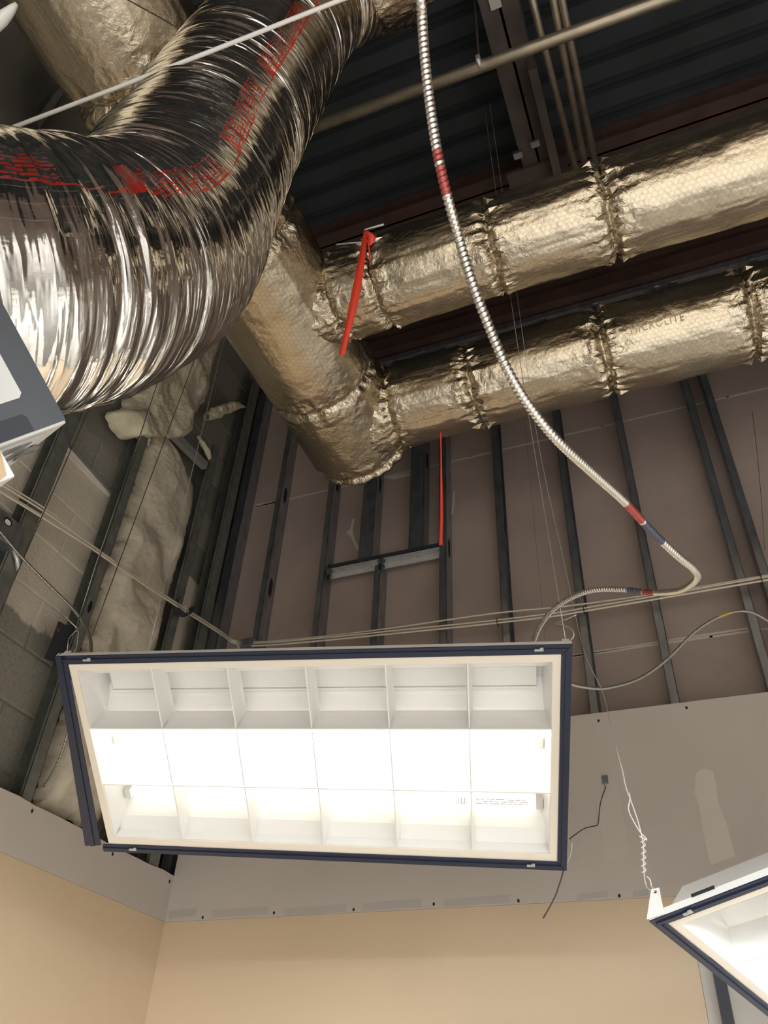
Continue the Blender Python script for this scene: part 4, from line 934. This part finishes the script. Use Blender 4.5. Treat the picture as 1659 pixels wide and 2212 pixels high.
# ================================================================== RIBBONS, INSULATION, ODDS
def ribbon(name, label, pts, wid, side):
    path, s = spline(pts, 0.012); side = np.asarray(side, float); mb = MB()
    wd = np.interp(np.linspace(0, 1, len(path)), np.linspace(0, 1, len(wid)), wid)
    wig = 0.0012 * np.sin(np.linspace(0, 9, len(path)))
    V = np.stack([path - side * wd[:, None] / 2 + np.array([0, 1, 0]) * wig[:, None], path + side * wd[:, None] / 2 - np.array([0, 1, 0]) * wig[:, None]], 1)
    o = grid_mesh(name, V, MT['red'], None, wrap=False); o.modifiers.new('cloth', 'SOLIDIFY').thickness = 0.0006
    return tag(o, label, 'ribbon')
rt, _ = cyl_hit(800, 505, Y1, R1_ + 0.012)
dr = (rt - E0) @ RC[2]
rb = ribbon('red_ribbon', 'wide red ribbon hanging in front of the front foil branch', [at(791, 497, dr - 0.03), at(778, 580, dr - 0.09), at(762, 665, dr - 0.13), at(738, 767, dr - 0.15)], [0.016, 0.026, 0.027, 0.020], RC[0])
tl_ = ribbon('ribbon_tail', 'short red ribbon tail', [at(794, 500, dr - 0.075), at(804, 512, dr - 0.072), at(799, 530, dr - 0.072)], [0.012, 0.026, 0.012], RC[0])
tl2 = ribbon('ribbon_tail', 'short red ribbon tail', [at(795, 520, dr - 0.072), at(800, 560, dr - 0.072), at(806, 600, dr - 0.06)], [0.004, 0.008, 0.010], RC[0])
for t in (tl_, tl2):
    t.parent = rb
    for kk in ('category', 'label', 'group'):
        if kk in t: del t[kk]
pz, _ = cyl_hit(953, 934, Y2, R2_ + 0.004)
dr2 = (pz - E0) @ RC[2]
ribbon('red_ribbon', 'narrow red ribbon hanging straight down from the rear foil branch', [at(952, 934, dr2), at(953, 1010, dr2 + 0.0), at(954, 1100, dr2 + 0.0), at(952, 1178, dr2)], [0.006, 0.008, 0.012, 0.018], RC[0] * 0.85)
# zip tie ends on the front branch
tie = np.array([cyl_hit(a, b, Y1, R1_ + 0.006)[0] for a, b in ((726, 528), (770, 524), (815, 520))]); tp, _ = spline(list(tie), 0.01); mb = MB(); mb.tube(tp, 0.0028, 6); 
o = tag(mb.build('zip_tie', MT['whiteplastic'], None, origin=tp[0], smooth=True), 'white zip tie strapped on the front foil branch by the red ribbon', 'zip tie')
mb = MB(); e1_, e2_ = at(788, 496, dr - 0.06), at(828, 485, dr - 0.02); mb.tube([e1_, (e1_ + e2_) / 2, e2_], [0.002, 0.003, 0.0036], 6); mb.build('tie_end', MT['whiteplastic'], o)

# insulation between the studs of the left wall
XI = XC + 0.09
def puffy(name, label, Lp, Rp, X, th, m, seed, n=130, k=50, rag=0.02):
    A = spline([on_x(a, b, X) for a, b in Lp], 0.01)[0]; B = spline([on_x(a, b, X) for a, b in Rp], 0.01)[0]
    t = np.linspace(0, 1, n)
    A = np.stack([np.interp(t, np.linspace(0, 1, len(A)), A[:, c]) for c in range(3)], 1); B = np.stack([np.interp(t, np.linspace(0, 1, len(B)), B[:, c]) for c in range(3)], 1)
    Fg, Tg = np.meshgrid(np.linspace(0, 1, k), t); 
    V = A[:, None] + (B - A)[:, None] * Fg[..., None]
    Y, Z = V[..., 1], V[..., 2]
    edge = np.sqrt(np.clip(np.minimum(Fg, 1 - Fg) * 5, 0, 1)) * np.sqrt(np.clip(np.minimum(Tg, 1 - Tg) * 14 + 0.02, 0, 1))
    out = (1 - edge)
    V[..., 1] += out * rag * (vnoise(Z * 22, Y * 22, seed) - 0.5) * 2 + out * rag * 0.6 * (vnoise(Z * 70, Y * 70, seed + 1) - 0.5) * 2
    V[..., 2] += out * rag * (vnoise(Z * 22 + 9, Y * 22, seed + 2) - 0.5) * 2
    V[..., 0] = X - th * 0.9 + edge * (th * 1.0 + th * 0.75 * (vnoise(Z * 6, Y * 6, seed + 3) - 0.5) + th * 0.16 * (vnoise(Z * 17, Y * 17, seed + 4) - 0.5) + th * 0.07 * (vnoise(Z * 46, Y * 46, seed + 5) - 0.5) + th * 0.06 * (vnoise(Z * 110, Y * 110, seed + 6) - 0.5))
    return tag(grid_mesh(name, V, m, None, wrap=False), label, 'insulation')
puffy('insulation_batt', 'tall pale fibreglass batt between the studs above the fixture left end',
      [(346, 930), (328, 955), (312, 1000), (291, 1085), (268, 1160), (245, 1225), (222, 1310), (196, 1410), (150, 1560), (88, 1750)],
      [(354, 932), (378, 955), (408, 1002), (432, 1045), (434, 1095), (417, 1150), (401, 1205), (372, 1310), (346, 1405), (300, 1560), (235, 1790)], XC + 0.085, 0.07, MT['fluff'], 500, n=260)
puffy('loose_insulation', 'ragged clump of yellowish fibreglass sagging below the flexible duct',
      [(345, 700), (330, 770), (312, 830), (298, 862), (284, 880), (260, 887), (270, 905), (288, 936), (306, 942), (326, 938)],
      [(500, 690), (486, 740), (470, 795), (468, 838), (452, 876), (437, 895), (434, 915), (428, 932), (398, 944), (366, 934)], XC + 0.13, 0.09, MT['fluffy'], 520, n=150, k=80, rag=0.018)
def tuft(label, pts, rad, seed):
    path, q = spline([on_x(a, b, XI) for a, b in pts], 0.004); T, A, B = frames(path); th = np.linspace(0, 2 * np.pi, 28, endpoint=False)
    S, TH = np.meshgrid(q, th, indexing='ij'); u = S / q[-1]
    r = np.interp(u, np.linspace(0, 1, len(rad)), rad) * (0.75 + 0.5 * vnoise(S * 40, TH / (2 * np.pi) * 6, seed, 6) + 0.25 * vnoise(S * 120, TH / (2 * np.pi) * 14, seed + 1, 14))
    V = path[:, None] + r[..., None] * (np.cos(TH)[..., None] * A[:, None] + np.sin(TH)[..., None] * B[:, None])
    return tag(grid_mesh('loose_insulation', V, MT['fluffy'], None), label, 'insulation')
tuft('thin strip of fibreglass poking out beside the wall corner', [(446, 900), (462, 893), (488, 883), (510, 877), (530, 879)], [0.018, 0.028, 0.026, 0.022, 0.004], 540)
tuft('small torn tuft of fibreglass behind the slanting steel channel', [(428, 942), (440, 962), (450, 982), (455, 1002)], [0.006, 0.014, 0.013, 0.004], 545)
tuft('tiny shred of fibreglass beside the second steel stud', [(318, 938), (321, 950), (319, 962)], [0.006, 0.010, 0.003], 548)
# slanting steel channel at the batt top
a = on_x(356, 924, XS + 0.01); b = on_x(446, 1012, XS + 0.01); d_ = b - a; up_ = np.array([0, 0, 0.045]); mb = MB()
mb.obox(a, d_, (0.0016, 0, 0), up_); mb.obox(a, d_, (-0.03, 0, 0), (0, 0, 0.0016)); mb.obox(a + up_, d_, (-0.03, 0, 0), (0, 0, 0.0016))
tag(mb.build('steel_channel', MT['wirelight'], None, origin=a), 'loose galvanised steel channel slanting at the top of the fibreglass batt', 'channel')
# blanket draped at the top of the left wall
n1_, n2_ = 60, 70
Ug, Vg = np.meshgrid(np.linspace(0, 1, n1_), np.linspace(0, 1, n2_), indexing='ij')
yb_ = -0.6 + 2.3 * Vg; zb_ = EYE + 2.95 + (DECK - 0.02 - EYE - 2.95) * Ug
xb_ = XC + 0.06 + 0.05 * np.sin(Vg * 22 + Ug * 2.2) * (1.2 - Ug) + 0.08 * (vnoise(Ug * 4, Vg * 9, 71) - 0.5) + 0.10 * Ug ** 2
tag(grid_mesh('wall_blanket', np.stack([xb_, yb_, zb_], 2), MT['sheet'], None, wrap=False), 'dark folded blanket hanging high on the wall left of the main duct', 'blanket')
# junction box and black plate on the left wall
jb = on_x(18, 1150, XS + 0.01); root = tag(empty('junction_box', tuple(jb)), 'galvanised electrical box fixed to the left stud below the cartons', 'electrical box')
mb = MB(); mb.box(jb - (0.045, 0.085, 0.05), jb + (0.015, 0.05, 0.05)); mb.build('box_body', MT['stud'], root, bevel=0.003)
mb = MB(); mb.prism([jb + (0.0155, -0.03 + 0.02 * math.cos(t), 0.022 + 0.016 * math.sin(t)) for t in np.linspace(0, 2 * math.pi, 13)[:-1]], (0.001, 0, 0)); mb.build('box_hole', MT['blackslot'], root)
mb = MB(); mb.prism([jb + (0.0165, -0.03 + 0.014 * math.cos(t), 0.019 + 0.010 * math.sin(t)) for t in np.linspace(0, 2 * math.pi, 13)[:-1]], (0.001, 0, 0)); mb.build('box_bushing', MT['whiteplastic'], root)
mb = MB(); mb.tube([jb + np.array([0.0, 0.05, -0.045]), jb + np.array([0.005, 0.075, -0.07]), jb + np.array([0.0, 0.10, -0.10])], 0.009, 10); mb.build('cable_connector', MT['wirelight'], root, smooth=True)
pts = [(128, 1342), (146, 1352), (168, 1345), (165, 1372), (150, 1440), (98, 1422), (112, 1388)]
mb = MB(); mb.prism([on_x(a, b, XS - 0.02) for a, b in pts], (-0.006, 0, 0)); bp = mb.build('black_board', MT['blackplastic'], None, origin=on_x(130, 1390, XS - 0.02)); tag(bp, 'torn black board with a red spot left of the fixture top corner', 'board')
q = on_x(126, 1361, XS - 0.0195); mb = MB(); mb.prism([q + (0, 0.008 * math.cos(t), 0.008 * math.sin(t)) for t in np.linspace(0, 2 * math.pi, 11)[:-1]], (0.0008, 0, 0)); mb.build('red_spot', MT['armorred'], bp)
# black corner strip on the grey part of the back wall
xk = on_y(1564, 2160, D)[0]; mb = MB(); mb.box((xk - 0.017, D - 0.014, 0), (xk + 0.017, D, EYE + 0.66)); tag(mb.build('trim_1', MT['blackplastic'], None), kind='structure')

# ================================================================== CARTONS, far left and close
def carton(corner, a, b, c, la, lb, lc, m, name, label, parts):
    o0 = np.asarray(corner, float); a, b, c = (np.asarray(x) / np.linalg.norm(x) for x in (a, b, c))
    root = tag(empty(name, tuple(o0)), label, 'box')
    mb = MB(); mb.obox(o0, a * la, b * lb, c * lc); mb.build('carton_body', m, root, bevel=0.0015)
    return root, o0, a, b, c
bx_a, bx_b, bx_c = np.array([-0.187, -0.789, 0.585]), np.array([-0.412, -0.477, -0.776]), np.array([-0.892, 0.386, 0.236])
LC1 = 0.158
r1, o1, a1, b1, c1 = carton(at(144, 913, 0.80), bx_a, bx_b, bx_c, 0.24, 0.0945, LC1, MT['whitecard'], 'carton', 'black faced carton with a white label panel at the left edge', None)
def face_ab(o, a, b, c, pts, m, name, parent, t=0.0012, off=0.0):
    mb = MB(); mb.prism([o + a * x + b * y - c * off for x, y in pts], -c * t); return mb.build(name, m, parent)
def solve_ab(px, py, o, a, b):                       # where a photo ray meets the a-b face
    r = ray(px, py); A = np.stack([a, b, -r], 1); x = np.linalg.solve(A, E0 - o); return x[0], x[1]
bf = face_ab(o1, a1, b1, c1, [(0.003, 0.0), (0.24, 0.0), (0.24, 0.0945), (0.003, 0.0945)], MT['blackcard'], 'black_face', r1)
k1 = solve_ab(49, 858, o1, a1, b1); k0 = solve_ab(0, 757, o1, a1, b1)
lx, ly = k1
pts = [(lx + 0.004, ly), (0.21, ly), (0.21, 0.088), (lx, 0.088), (lx, ly + 0.004)]
face_ab(o1, a1, b1, c1, pts, MT['whitecard'], 'label_panel', r1, 0.0006, 0.0013)
s1, s2 = solve_ab(76, 925, o1, a1, b1), solve_ab(80, 944, o1, a1, b1)
sx_ = max(s1[0], 0.022); face_ab(o1, a1, b1, c1, [(0.0035, s2[1]), (sx_ - 0.004, s2[1]), (sx_, s2[1] + 0.004), (sx_, 0.082), (0.0035, 0.082)], MT['blackslot'], 'tab_slot', r1, 0.0004, 0.0013)
# printed sticker on the lower white side (barcode and rows of small type)
def face_bc(y0, y1, z0, z1, m, name, parent, off=0.0):
    mb = MB(); mb.prism([o1 + b1 * y + c1 * z - a1 * off for y, z in ((y0, z0), (y1, z0), (y1, z1), (y0, z1))], -a1 * 0.0005); return mb.build(name, m, parent)
st = face_bc(0.018, 0.092, 0.012, LC1 - 0.004, mat('pale_sticker', (0.45, 0.46, 0.45), 0.5), 'sticker', r1, 0.0002)
def solve_bc(px, py):
    r = ray(px, py); A = np.stack([b1, c1, -r], 1); x = np.linalg.solve(A, E0 - o1); return x[0], x[1]
for (px0, py0, px1, py1) in ((10, 973, 24, 977), (25, 968, 34, 971), (37, 964, 50, 967), (31, 976, 34, 986), (35, 976, 37, 986), (38, 975, 39, 985), (43, 972, 57, 976), (47, 979, 60, 983), (18, 985, 24, 991), (27, 984, 32, 988), (65, 970, 70, 974)):
    y0, z0 = solve_bc(px0, py0); y1, z1 = solve_bc(px1, py1); face_bc(min(y0, y1), max(y0, y1), min(z0, z1), max(z0, z1), MT['ink'], 'printed_mark', st, 0.0009)
# second carton, white edged with a tan face
r2, o2, a2, b2, c2_ = carton(at(34, 1029, 0.70), bx_a, bx_b, bx_c, 0.24, 0.20, 0.20, MT['whitecard'], 'carton', 'white edged carton with a tan face under the black carton', None)
tp_ = [solve_ab(x_, y_, o2, a2, b2) for x_, y_ in ((13, 1026), (0, 973), (-60, 730), (-60, 1062), (0, 1037))]
face_ab(o2, a2, b2, c2_, tp_, MT['tancard'], 'tan_face', r2, 0.0006, 0.0003)

# families of alike things share a group phrase
FAM = {'hanger_wire': 'thin hanger wires', 'troffer_light': 'louvered ceiling light fixtures', 'red_ribbon': 'red ribbons tied to the foil branches', 'carton': 'cartons at the left edge',
       'armored_cable': 'armored metal cables', 'cable_tie': 'cable ties on the cream bundle', 'loose_insulation': 'loose pieces of fibreglass', 'wire_tail': 'curled wire tails', 'wire_loop': 'wire loops at fixture corners'}
for o in COL.objects:
    k = o.name.split('.')[0]
    if o.parent is None and k in FAM and 'category' in o.keys() and 'group' not in o.keys(): o['group'] = FAM[k]
